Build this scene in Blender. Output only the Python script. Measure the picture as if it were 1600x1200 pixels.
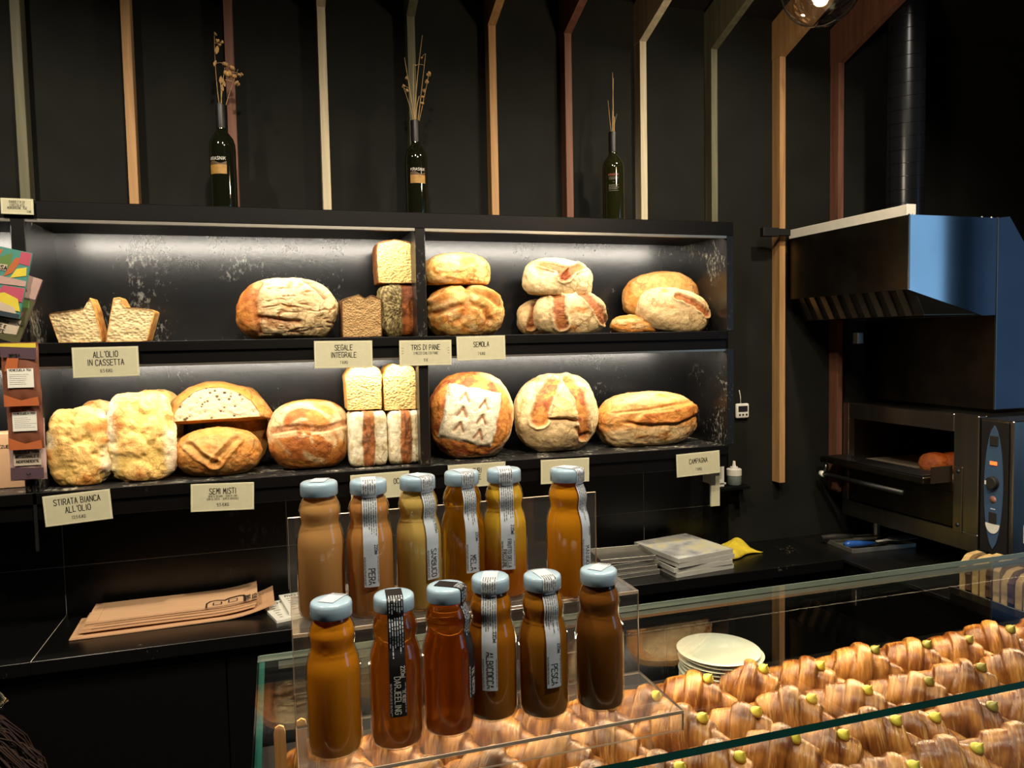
import bpy, bmesh, math, random
import numpy as np
from mathutils import Vector, Matrix

for _o in list(bpy.data.objects):
    bpy.data.objects.remove(_o, do_unlink=True)
SC = bpy.context.scene
COL = SC.collection
PI = math.pi

# ------------------------------------------------------------------ camera
F_PX, YAW, PITCH, ROLL, EYE = 1187.544, .30137452, -.0587357540, -.0197555314, 1.70
_fwd = np.array([math.sin(YAW) * math.cos(PITCH), math.cos(YAW) * math.cos(PITCH), math.sin(PITCH)])
_r0 = np.array([math.cos(YAW), -math.sin(YAW), 0.])
_u0 = np.cross(_r0, _fwd)
RIGHT = math.cos(ROLL) * _r0 + math.sin(ROLL) * _u0
UP = -math.sin(ROLL) * _r0 + math.cos(ROLL) * _u0
cam_d = bpy.data.cameras.new('camera')
cam_d.sensor_width = 36
cam_d.lens = F_PX * 36 / 1600
cam_d.clip_start = .02
cam = bpy.data.objects.new('camera', cam_d)
COL.objects.link(cam)
cam.matrix_world = Matrix(((RIGHT[0], UP[0], -_fwd[0], 0), (RIGHT[1], UP[1], -_fwd[1], 0),
                           (RIGHT[2], UP[2], -_fwd[2], EYE), (0, 0, 0, 1)))
SC.camera = cam


def ray(px, py):
    return (px - 800) * RIGHT - (py - 600) * UP + F_PX * _fwd


def at_x(px, py, X):
    d = ray(px, py)
    return np.array([0, 0, EYE]) + d * X / d[0]


def at_y(px, py, Y):
    d = ray(px, py)
    return np.array([0, 0, EYE]) + d * Y / d[1]


def at_z(px, py, Z):
    d = ray(px, py)
    return np.array([0, 0, EYE]) + d * (Z - EYE) / d[2]


# ------------------------------------------------------------------ world, exposure, lights
SC.view_settings.view_transform = 'Standard'
SC.view_settings.look = 'None'
SC.view_settings.exposure = 0.0
SC.view_settings.gamma = 1.0
SC.view_settings.use_curve_mapping = False
SC.cycles.use_denoising = True
SC.cycles.max_bounces = 10
SC.cycles.diffuse_bounces = 3
SC.cycles.glossy_bounces = 4
SC.cycles.transmission_bounces = 6
SC.cycles.transparent_max_bounces = 32
SC.cycles.caustics_reflective = False
SC.cycles.caustics_refractive = False
SC.cycles.sample_clamp_indirect = 4.0
wld = bpy.data.worlds.new('sky')
SC.world = wld
wld.use_nodes = True
wld.node_tree.nodes['Background'].inputs[0].default_value = (.32, .55, .9, 1)
wld.node_tree.nodes['Background'].inputs[1].default_value = .12


def area(name, loc, aim, sx, sy, watts, color, spread=PI):
    d = bpy.data.lights.new(name, 'AREA')
    d.shape = 'RECTANGLE'
    d.size, d.size_y, d.energy, d.color, d.spread = sx, sy, watts, color, spread
    o = bpy.data.objects.new(name, d)
    COL.objects.link(o)
    z = -Vector(aim).normalized()
    x = Vector((1, 0, 0)) if abs(z.x) < .9 else Vector((0, 1, 0))
    y = z.cross(x).normalized()
    x = y.cross(z)
    o.matrix_world = Matrix(((x.x, y.x, z.x, loc[0]), (x.y, y.y, z.y, loc[1]), (x.z, y.z, z.z, loc[2]), (0, 0, 0, 1)))
    return o


LED = (1.0, .91, .77)
WARM = (1.0, .74, .44)
for x0, x1 in ((-1.28, -.64), (-.595, .403), (.443, 1.462)):
    for z, w in ((2.030, 5.0), (1.646, 5.0)):
        area('shelf_led_light', ((x0 + x1) / 2, 2.272, z), (0, .55, -1), x1 - x0 - .02, .012, w * (x1 - x0), LED)
area('case_led_light', (1.1, 1.196, 1.196), (0, -.62, -1), 2.2, .012, 12.0, (1.0, .76, .47))
area('daylight_light', (5.44, -2.2, 1.95), (-1, 0, 0), 1.65, 2.1, 20, (.32, .64, 1.0))
area('added_blue_light', (5.44, -.15, 1.6), (-1, 0, 0), 1.9, 2.9, 2.0, (.25, .5, 1.0))  # added dim source out of view, gives the hood side its darker blue reflection
# pendant lamps hang in a row over the counter; only the last of them is in the picture
PEND = (1.205, 1.47, 2.482)
for x, y, w in ((-1.0, 1.0, 16), (.1, .75, 16), (.75, .2, 16), (1.55, 1.15, 16)):
    d = bpy.data.lights.new('ceiling_spot_light', 'SPOT')
    d.energy, d.color, d.spot_size, d.spot_blend, d.shadow_soft_size = w * 8.5, (1.0, .85, .66), 1.9, .6, .05
    o = bpy.data.objects.new('ceiling_spot_light', d)
    COL.objects.link(o)
    o.location = (x, y, 3.2)
    o.rotation_euler = (.38, 0, 0)

# ------------------------------------------------------------------ materials


def lin(h):
    if isinstance(h, str):
        c = [int(h[i:i + 2], 16) / 255 for i in (0, 2, 4)]
        return tuple(x / 12.92 if x <= .04045 else ((x + .055) / 1.055) ** 2.4 for x in c)
    return h


class NT:
    def __init__(s, name):
        s.m = bpy.data.materials.new(name)
        s.m.use_nodes = True
        s.t = s.m.node_tree
        s.b = s.t.nodes['Principled BSDF']
        s.out = s.t.nodes['Material Output']

    def n(s, kind, **kw):
        x = s.t.nodes.new(kind)
        for k, v in kw.items():
            if k.startswith('i_'):
                x.inputs[k[2:].replace('_', ' ')].default_value = v
            else:
                setattr(x, k, v)
        return x

    def l(s, a, ao, b, bi):
        s.t.links.new(a.outputs[ao], b.inputs[bi])

    def set(s, **kw):
        for k, v in kw.items():
            s.b.inputs[k.replace('_', ' ')].default_value = v
        return s

    def coord(s, scale=(1, 1, 1), kind='Object'):
        c = s.n('ShaderNodeTexCoord')
        m = s.n('ShaderNodeMapping')
        m.inputs['Scale'].default_value = scale
        s.l(c, kind, m, 'Vector')
        return m

    def noise(s, scale, detail=4, stretch=(1, 1, 1), rough=.55, dist=0):
        c = s.coord(stretch)
        x = s.n('ShaderNodeTexNoise')
        x.inputs['Scale'].default_value = scale
        x.inputs['Detail'].default_value = detail
        x.inputs['Roughness'].default_value = rough
        x.inputs['Distortion'].default_value = dist
        s.l(c, 'Vector', x, 'Vector')
        return x

    def ramp(s, src, out, stops):
        r = s.n('ShaderNodeValToRGB')
        e = r.color_ramp.elements
        while len(e) < len(stops):
            e.new(.5)
        for i, (p, c) in enumerate(stops):
            e[i].position = p
            c = lin(c)
            e[i].color = (c[0], c[1], c[2], 1)
        s.l(src, out, r, 'Fac')
        return r

    def bump(s, src, out, strength, dist):
        b = s.n('ShaderNodeBump')
        b.inputs['Strength'].default_value = strength
        b.inputs['Distance'].default_value = dist
        s.l(src, out, b, 'Height')
        s.l(b, 'Normal', s.b, 'Normal')


def plain(name, c, rough=.5, metal=0., vary=.12, scale=30, spec=.5, bump=0, stretch=(1, 1, 1), coat=0):
    t = NT(name)
    c = lin(c)
    x = t.noise(scale, 3, stretch)
    lo = tuple(v * (1 - vary) for v in c)
    hi = tuple(min(1, v * (1 + vary)) for v in c)
    r = t.ramp(x, 'Fac', [(.3, lo), (.7, hi)])
    t.l(r, 'Color', t.b, 'Base Color')
    t.set(Roughness=rough, Metallic=metal, Specular_IOR_Level=spec, Coat_Weight=coat)
    if bump:
        t.bump(x, 'Fac', bump, .002)
    return t.m


def wood(name, a, b, rough=.6):
    t = NT(name)
    x = t.noise(9, 5, (6, 6, .35), .6, .6)
    r = t.ramp(x, 'Fac', [(.3, a), (.7, b)])
    k = t.noise(3.2, 1, (3, 3, 1.1))
    kr = t.ramp(k, 'Fac', [(.70, (1, 1, 1)), (.76, (.35, .22, .12))])
    m = t.n('ShaderNodeMix', data_type='RGBA', blend_type='MULTIPLY')
    m.inputs[0].default_value = .8
    t.l(r, 'Color', m, 6)
    t.l(kr, 'Color', m, 7)
    t.l(m, 2, t.b, 'Base Color')
    t.set(Roughness=rough, Specular_IOR_Level=.3)
    t.bump(x, 'Fac', .15, .002)
    return t.m


def dusty_black(name, base, rough, amount, scale=9, dust='8d8c80', spec=.5, stretch=(1, 1, 1)):
    """black lacquer rubbed with flour"""
    t = NT(name)
    big = t.noise(scale, 5, stretch, .62)
    fine = t.noise(90, 4, (1, 1, .6), .7)
    mul = t.n('ShaderNodeMath', operation='MULTIPLY')
    t.l(big, 'Fac', mul, 0)
    t.l(fine, 'Fac', mul, 1)
    r = t.ramp(mul, 'Value', [(.40 - amount, (0, 0, 0)), (.52 - amount * .6, (1, 1, 1))])
    m = t.n('ShaderNodeMix', data_type='RGBA')
    t.l(r, 'Color', m, 0)
    c = lin(base)
    m.inputs[6].default_value = (*c, 1)
    m.inputs[7].default_value = (*lin(dust), 1)
    t.l(m, 2, t.b, 'Base Color')
    rr = t.n('ShaderNodeMapRange')
    rr.inputs[3].default_value = rough
    rr.inputs[4].default_value = .55
    t.l(r, 'Color', rr, 0)
    t.l(rr, 0, t.b, 'Roughness')
    t.set(Specular_IOR_Level=spec)
    return t.m


def thin_glass(name, tint=(.97, .985, .975), refl=1.0, rough=.0, haze=0.):
    """pane without refraction: Schlick reflection over a tinted clear body"""
    t = NT(name)
    t.t.nodes.remove(t.b)
    lw = t.n('ShaderNodeLayerWeight')
    lw.inputs[0].default_value = .5
    p = t.n('ShaderNodeMath', operation='POWER')
    p.inputs[1].default_value = 5
    t.l(lw, 'Facing', p, 0)
    ma = t.n('ShaderNodeMath', operation='MULTIPLY_ADD', use_clamp=True)
    ma.inputs[1].default_value = .96 * refl
    ma.inputs[2].default_value = .04 * refl
    t.l(p, 0, ma, 0)
    tr = t.n('ShaderNodeBsdfTransparent')
    tr.inputs[0].default_value = (*tint, 1)
    gl = t.n('ShaderNodeBsdfGlossy')
    gl.inputs['Roughness'].default_value = rough
    mx = t.n('ShaderNodeMixShader')
    t.l(ma, 0, mx, 0)
    body = tr
    if haze:
        df = t.n('ShaderNodeBsdfDiffuse')
        df.inputs[0].default_value = (.8, .78, .72, 1)
        mh = t.n('ShaderNodeMixShader')
        mh.inputs[0].default_value = haze
        t.l(tr, 0, mh, 1)
        t.l(df, 0, mh, 2)
        body = mh
    t.l(body, 0, mx, 1)
    t.l(gl, 0, mx, 2)
    t.l(mx, 0, t.out, 'Surface')
    return t.m


def bread_mat(name, bump_scale=120, rough=.62, mott=.34, bump=.6, stretch=(1, 1, 1), cs=55, crackle=False):
    t = NT(name)
    a = t.n('ShaderNodeVertexColor', layer_name='Col')
    x = t.noise(cs, 5, stretch, .65)
    g = 1 - mott
    r = t.ramp(x, 'Fac', [(.28, (g, g * .93, g * .82)), (.72, (1.12, 1.12, 1.1))])
    m = t.n('ShaderNodeMix', data_type='RGBA', blend_type='MULTIPLY')
    m.inputs[0].default_value = 1
    t.l(a, 'Color', m, 6)
    t.l(r, 'Color', m, 7)
    if crackle:
        vc = t.coord((1, 1, 1))
        nz = t.noise(18, 3)
        mxv = t.n('ShaderNodeMix', data_type='RGBA', blend_type='LINEAR_LIGHT')
        mxv.inputs[0].default_value = .035
        t.l(vc, 'Vector', mxv, 6)
        t.l(nz, 'Color', mxv, 7)
        v = t.n('ShaderNodeTexVoronoi', feature='DISTANCE_TO_EDGE')
        v.inputs['Scale'].default_value = 26
        t.l(mxv, 2, v, 'Vector')
        ce = t.ramp(v, 'Distance', [(.0, (.52, .42, .32)), (.075, (1, 1, 1))])
        msk = t.noise(9, 2)
        mr = t.ramp(msk, 'Fac', [(.44, (0, 0, 0)), (.58, (1, 1, 1))])
        m2 = t.n('ShaderNodeMix', data_type='RGBA', blend_type='MULTIPLY')
        t.l(mr, 'Color', m2, 0)
        t.l(m, 2, m2, 6)
        t.l(ce, 'Color', m2, 7)
        m = m2
    t.l(m, 2, t.b, 'Base Color')
    y = t.noise(bump_scale, 5, stretch, .65)
    t.bump(y, 'Fac', bump, .005)
    t.set(Roughness=rough, Specular_IOR_Level=.25)
    return t.m


def crumb_mat(name, base, hole, scale=95, amount=.30):
    t = NT(name)
    c = t.coord((1, 1, 1.25))
    v = t.n('ShaderNodeTexVoronoi')
    v.inputs['Scale'].default_value = scale
    v.inputs['Randomness'].default_value = 1
    t.l(c, 'Vector', v, 'Vector')
    n2 = t.noise(30, 3)
    ad = t.n('ShaderNodeMath', operation='MULTIPLY_ADD')
    ad.inputs[1].default_value = .7
    t.l(n2, 'Fac', ad, 0)
    t.l(v, 'Distance', ad, 2)
    r = t.ramp(ad, 'Value', [(amount, hole), (amount + .16, base)])
    t.l(r, 'Color', t.b, 'Base Color')
    t.bump(ad, 'Value', .8, .004)
    t.set(Roughness=.8, Specular_IOR_Level=.15)
    return t.m


def juice_mat(name, c, trans=.35, low=None):
    t = NT(name)
    t.t.nodes.remove(t.b)
    df = t.n('ShaderNodeBsdfDiffuse')
    tl = t.n('ShaderNodeBsdfTranslucent')
    mx = t.n('ShaderNodeMixShader')
    mx.inputs[0].default_value = trans
    c = lin(c)
    x = t.n('ShaderNodeTexCoord')
    sp = t.n('ShaderNodeSeparateXYZ')
    t.l(x, 'Object', sp, 0)
    nz = t.noise(25, 2, (1, 1, .3))
    ad = t.n('ShaderNodeMath', operation='MULTIPLY_ADD')
    ad.inputs[1].default_value = .02
    t.l(nz, 'Fac', ad, 0)
    t.l(sp, 'Z', ad, 2)
    mr = t.n('ShaderNodeMapRange')
    mr.inputs[1].default_value, mr.inputs[2].default_value = .045, .085
    t.l(ad, 0, mr, 0)
    r = t.ramp(mr, 0, [(0, low if low else tuple(v * .92 for v in c)), (1, c)])
    t.l(r, 'Color', df, 'Color')
    t.l(r, 'Color', tl, 'Color')
    t.l(df, 0, mx, 1)
    t.l(tl, 0, mx, 2)
    t.l(mx, 0, t.out, 'Surface')
    return t.m


def clear_juice(name, c):
    t = NT(name)
    t.set(Base_Color=(*lin(c), 1), Transmission_Weight=1.0, Roughness=.04, IOR=1.2, Specular_IOR_Level=.2)
    tl = t.n('ShaderNodeBsdfTranslucent')
    tl.inputs[0].default_value = (*lin(c), 1)
    mx = t.n('ShaderNodeMixShader')
    mx.inputs[0].default_value = .38
    t.l(t.b, 0, mx, 1)
    t.l(tl, 0, mx, 2)
    t.l(mx, 0, t.out, 'Surface')
    return t.m


M = {}
M['wall'] = plain('black_wall_paint', '161713', .8, vary=.25, scale=6, spec=.18)
M['wall_brown'] = plain('taupe_wall_paint', '5a5048', .8, vary=.1, scale=5, spec=.2)
M['floor'] = plain('dark_floor_tile', '2a2725', .4, vary=.2, scale=5)
M['ceil'] = plain('black_ceiling_paint', '171412', .85, vary=.2, scale=4, spec=.2)
M['splash'] = dusty_black('black_backsplash_laminate', '0d0d0d', .34, .06, 5, '3c3c38')
M['joint'] = plain('grey_joint', 'a39d94', .8)
M['work'] = dusty_black('black_worktop_laminate', '0a0a0a', .28, .02, 7, '77705f')
M['cab'] = plain('black_cabinet_lacquer', '050505', .5, vary=.15, spec=.2)
M['panel'] = dusty_black('black_niche_lacquer', '0d0d0e', .27, .056, 6, '8b897c', .8)
M['side'] = dusty_black('black_side_lacquer', '121110', .30, .09, 6, '8a8676', .5)
M['board'] = dusty_black('black_shelf_board', '060505', .45, .01, 8, '2c2a26', .18)
M['shelftop'] = dusty_black('floured_shelf_top', '131211', .42, .12, 14, 'b9b29c')
M['alu'] = plain('aluminium_channel', 'b8b4aa', .35, 1, .05)
M['steel'] = plain('brushed_steel', '8c8983', .30, 1, .10, 40, stretch=(1, 1, .05))
M['steel_dark'] = plain('smoked_steel', '4a463e', .34, 1, .22, 14)
M['hoodside'] = plain('polished_steel_side', '8f9499', .07, 1, .12, 3)
M['sheet'] = plain('grey_steel_sheet', '55534f', .38, 1, .2, 16)
M['blackmetal'] = plain('black_enamel_pipe', '23262b', .26, .7, .1, spec=.6)
M['iron'] = plain('black_iron', '090909', .5)
M['white'] = plain('white_plastic', 'd9d8cd', .4, vary=.04)
M['cream'] = plain('cream_card', 'b4b193', .65, vary=.04, scale=60)
M['card_edge'] = plain('pale_card_rim', 'ddd7ba', .65, vary=.03)
M['ink'] = plain('black_ink', '17150f', .7, vary=.1)
M['ink_grey'] = plain('grey_ink', '5d5a4c', .7, vary=.1)
M['kraft'] = plain('kraft_paper', 'c49b74', .7, vary=.07, scale=12, stretch=(1, 6, 1))
M['kraft2'] = plain('pale_kraft_paper', 'cda57e', .7, vary=.06, scale=12, stretch=(1, 6, 1))
M['paper'] = plain('white_paper', 'd8d8cd', .7, vary=.03)
M['glass'] = thin_glass('clear_pane', (.97, .985, .975), 1.3)
M['acryl'] = thin_glass('clear_acrylic', (.955, .95, .935), 1.25, 0, .03)
M['acryl_edge'] = plain('acrylic_cut_edge', 'b9a68c', .25, vary=.15, scale=25, spec=.8)
M['edge'] = plain('green_glass_edge', '1f5a50', .12, vary=.25, scale=8, spec=.9)
M['edge_pale'] = plain('pale_glass_edge', '8fa293', .2, vary=.15, scale=10, spec=.8)
M['bottle'] = thin_glass('bottle_glass', (.96, .95, .92), 1.3)
M['globe'] = thin_glass('globe_glass', (.93, .9, .87), 2.2)
M['lid'] = plain('pale_blue_lid', '98b3c4', .28, vary=.03, coat=.4)
M['strip'] = plain('silver_white_label', 'b2bcc6', .5, vary=.05, scale=80)
M['strip_black'] = plain('black_label', '0d0c0b', .5)
M['wine'] = NT('dark_wine_glass').set(Base_Color=(.005, .006, .003, 1), Roughness=.06, Specular_IOR_Level=.7).m
M['wine_green'] = NT('olive_wine_glass').set(Base_Color=(.009, .010, .003, 1), Roughness=.06, Specular_IOR_Level=.7).m
M['capsule'] = plain('black_capsule', '0c0c0c', .45)
M['gold'] = plain('gold_print', '94702f', .55, vary=.35, scale=45)
M['brownprint'] = plain('brown_print', '4a3820', .6, vary=.3, scale=50)
M['straw'] = plain('dried_straw', 'a98d5d', .8, vary=.2)
M['petal'] = plain('dried_petal', 'a5814f', .85, vary=.35, scale=60)
M['china'] = plain('white_china', 'a6ad9f', .18, vary=.02, coat=.3)
M['tin'] = plain('worn_tray_metal', 'aaa89e', .36, .85, .12, 22)
M['tin_white'] = plain('pale_tray_enamel', 'b9b9b0', .42, .25, .12, 12)
M['cloth'] = plain('yellow_cloth', 'c9b327', .85, vary=.15, scale=40, bump=.3)
M['red_led'] = NT('red_indicator').set(Base_Color=(.8, .05, .01, 1), Emission_Color=(1, .12, .02, 1), Emission_Strength=2.5).m
M['blue'] = plain('blue_control_plate', '37506c', .4, vary=.06)
M['blue_plastic'] = plain('blue_handle_plastic', '1f4f9a', .35, vary=.05)
M['darkplate'] = plain('black_control_panel', '1b1a1c', .35)
M['custard'] = plain('yellow_custard', 'c8bf4a', .35, vary=.05)
M['pistachio'] = plain('olive_pistachio_cream', '7f7a32', .35, vary=.08)
M['skin'] = plain('skin', '9d6b4f', .5, vary=.06)
M['hair'] = plain('brown_hair', '1f110a', .7, vary=.4, scale=60, stretch=(4, 4, .4), spec=.2)
M['tee'] = plain('dark_tee', '15161b', .9)
M['bulb'] = NT('lamp_filament').set(Emission_Color=(1, .72, .38, 1), Emission_Strength=60).m
M['crust'] = bread_mat('bread_crust', crackle=True)
M['pastry'] = bread_mat('croissant_pastry', 40, .27, .48, .5, (6, .8, .8), 40)
M['pastry'].node_tree.nodes['Principled BSDF'].inputs['Specular IOR Level'].default_value = .5
M['crumb'] = crumb_mat('wheat_crumb', 'c8aa6a', '8d6f3c', 130, .34)
M['crumb_rye'] = crumb_mat('rye_crumb', '9c7d52', '6b5030', 170, .36)
M['crumb_semi'] = crumb_mat('seeded_crumb', 'b29f7c', '4a3824', 58, .50)
M['crumb_pale'] = crumb_mat('box_loaf_crumb', 'c0a97d', '8d7448', 110, .33)
M['wood1'] = wood('grey_green_stained_wood', '4c4c3c', '6a6850')
M['wood2'] = wood('honey_wood', '8d6a42', 'b28c5e')
M['wood3'] = wood('red_brown_wood', '573829', '775040')
M['wood4'] = wood('bleached_wood', 'a39880', 'cabf9f')
M['spoonwood'] = wood('tongs_wood', 'a5713d', 'c69157')

# ------------------------------------------------------------------ mesh helpers


def link(name, me, parent=None, loc=None, rot=None):
    o = bpy.data.objects.new(name, me)
    COL.objects.link(o)
    if parent is not None:
        o.parent = parent
    if loc is not None:
        o.location = loc
    if rot is not None:
        o.rotation_euler = rot
    return o


def tag(o, label=None, cat=None, group=None, kind=None):
    if label:
        o['label'] = label
    if cat:
        o['category'] = cat
    if group:
        o['group'] = group
    if kind:
        o['kind'] = kind
    return o


def thing(name, label, cat, loc=(0, 0, 0), group=None, rot=(0, 0, 0)):
    return tag(link(name, None, None, loc, rot), label, cat, group)


class Geo:
    def __init__(s):
        s.bm = bmesh.new()

    def box(s, c, size, bevel=0., rot=None, seg=1):
        r = bmesh.ops.create_cube(s.bm, size=1)
        vs = r['verts']
        for v in vs:
            v.co = Vector((v.co.x * size[0], v.co.y * size[1], v.co.z * size[2]))
        if bevel:
            es = list({e for v in vs for e in v.link_edges})
            rr = bmesh.ops.bevel(s.bm, geom=es, offset=bevel, segments=seg, affect='EDGES', profile=.5)
            vs = list({v for f in rr['faces'] for v in f.verts} | {v for v in vs if v.is_valid})
        mt = Matrix.Translation(Vector(c))
        if rot is not None:
            mt = mt @ rot
        for v in vs:
            v.co = mt @ v.co
        return s

    def b2(s, x0, x1, y0, y1, z0, z1, bevel=0.):
        return s.box(((x0 + x1) / 2, (y0 + y1) / 2, (z0 + z1) / 2), (abs(x1 - x0), abs(y1 - y0), abs(z1 - z0)), bevel)

    def lathe(s, prof, seg=32, c=(0, 0, 0)):
        rings = []
        for r, z in prof:
            if r < 1e-6:
                rings.append([s.bm.verts.new((c[0], c[1], c[2] + z))])
            else:
                rings.append([s.bm.verts.new((c[0] + r * math.cos(2 * PI * k / seg), c[1] + r * math.sin(2 * PI * k / seg), c[2] + z)) for k in range(seg)])
        for a, b in zip(rings, rings[1:]):
            for k in range(seg):
                q = [a[k % len(a)], a[(k + 1) % len(a)], b[(k + 1) % len(b)], b[k % len(b)]]
                q = list(dict.fromkeys(q))
                if len(q) > 2:
                    try:
                        s.bm.faces.new(q)
                    except ValueError:
                        pass
        return s

    def tube(s, pts, rad, seg=8):
        pts = [Vector(p) for p in pts]
        rad = rad if isinstance(rad, (list, tuple)) else [rad] * len(pts)
        rings = []
        for i, p in enumerate(pts):
            d = (pts[min(i + 1, len(pts) - 1)] - pts[max(i - 1, 0)]).normalized()
            u = d.cross(Vector((0, 0, 1)) if abs(d.z) < .9 else Vector((1, 0, 0))).normalized()
            w = d.cross(u)
            rings.append([s.bm.verts.new(p + (u * math.cos(2 * PI * k / seg) + w * math.sin(2 * PI * k / seg)) * rad[i]) for k in range(seg)])
        for a, b in zip(rings, rings[1:]):
            for k in range(seg):
                s.bm.faces.new((a[k], a[(k + 1) % seg], b[(k + 1) % seg], b[k]))
        s.bm.faces.new(rings[0][::-1])
        s.bm.faces.new(rings[-1])
        return s

    def prism(s, poly, f, t0, t1):
        """2-D polygon swept between t0 and t1; f(u, v, t) gives the point"""
        a = [s.bm.verts.new(f(u, v, t0)) for u, v in poly]
        b = [s.bm.verts.new(f(u, v, t1)) for u, v in poly]
        n = len(poly)
        s.bm.faces.new(a[::-1])
        s.bm.faces.new(b)
        for k in range(n):
            s.bm.faces.new((a[k], a[(k + 1) % n], b[(k + 1) % n], b[k]))
        return s

    def ball(s, c, r, seg=12, scale=(1, 1, 1)):
        rr = bmesh.ops.create_uvsphere(s.bm, u_segments=seg, v_segments=max(6, seg * 2 // 3), radius=r)
        for v in rr['verts']:
            v.co = Vector((v.co.x * scale[0] + c[0], v.co.y * scale[1] + c[1], v.co.z * scale[2] + c[2]))
        return s

    def quad(s, *p):
        s.bm.faces.new([s.bm.verts.new(q) for q in p])
        return s

    def build(s, name, mat, parent=None, smooth=False, loc=None, rot=None, angle=None, mats=None, pick=None):
        bmesh.ops.recalc_face_normals(s.bm, faces=s.bm.faces[:])
        me = bpy.data.meshes.new(name)
        s.bm.to_mesh(me)
        s.bm.free()
        for m in (mats or [mat]):
            me.materials.append(M[m] if isinstance(m, str) else m)
        if pick:
            for p in me.polygons:
                p.material_index = pick(p)
        if smooth:
            me.polygons.foreach_set('use_smooth', [True] * len(me.polygons))
            if angle:
                me.set_sharp_from_angle(angle=angle)
        return link(name, me, parent, loc, rot)


def copy_tree(o, parent=None):
    c = o.copy()
    COL.objects.link(c)
    c.parent = parent
    for ch in list(o.children):
        copy_tree(ch, c)
    return c


def np_mesh(name, V, Fq, mat, col=None, parent=None, loc=None, rot=None, smooth=True):
    me = bpy.data.meshes.new(name)
    me.from_pydata([tuple(v) for v in V], [], Fq)
    me.materials.append(M[mat] if isinstance(mat, str) else mat)
    if col is not None:
        a = me.color_attributes.new('Col', 'FLOAT_COLOR', 'POINT')
        c4 = np.ones((len(V), 4), np.float32)
        c4[:, :3] = np.clip(col, 0, 1)
        a.data.foreach_set('color', c4.ravel())
    if smooth:
        me.polygons.foreach_set('use_smooth', [True] * len(me.polygons))
    return link(name, me, parent, loc, rot)


_rs = np.random.RandomState(7)
_T = _rs.rand(64, 64, 64)


def vn(p):
    """value noise, p (n,3) -> 0..1"""
    i = np.floor(p).astype(int)
    f = p - i
    f = f * f * (3 - 2 * f)
    i0, i1 = i & 63, (i + 1) & 63
    r = 0
    for a in (0, 1):
        for b in (0, 1):
            for c in (0, 1):
                w = (f[:, 0] if a else 1 - f[:, 0]) * (f[:, 1] if b else 1 - f[:, 1]) * (f[:, 2] if c else 1 - f[:, 2])
                r = r + w * _T[(i1 if a else i0)[:, 0], (i1 if b else i0)[:, 1], (i1 if c else i0)[:, 2]]
    return r


def fbm(p, o=4):
    s, a, t = 0, .5, 0
    for k in range(o):
        s = s + a * vn(p * 2 ** k + 11.3 * k)
        t += a
        a *= .5
    return s / t


def ridge(p, o=3):
    s, a, t = 0, .5, 0
    for k in range(o):
        s = s + a * (1 - np.abs(2 * vn(p * 2 ** k + 5.1 * k) - 1))
        t += a
        a *= .5
    return s / t


def sst(a, b, x):
    t = np.clip((x - a) / (b - a), 0, 1)
    return t * t * (3 - 2 * t)


def seg_d(px, pz, pts):
    """distance from (px,pz) to a polyline"""
    d = np.full(px.shape, 9.)
    for (x0, z0), (x1, z1) in zip(pts, pts[1:]):
        dx, dz = x1 - x0, z1 - z0
        t = np.clip(((px - x0) * dx + (pz - z0) * dz) / (dx * dx + dz * dz + 1e-9), 0, 1)
        d = np.minimum(d, np.hypot(px - x0 - t * dx, pz - z0 - t * dz))
    return d


def lerp(a, b, t):
    return a + (b - a) * t[:, None]


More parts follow.
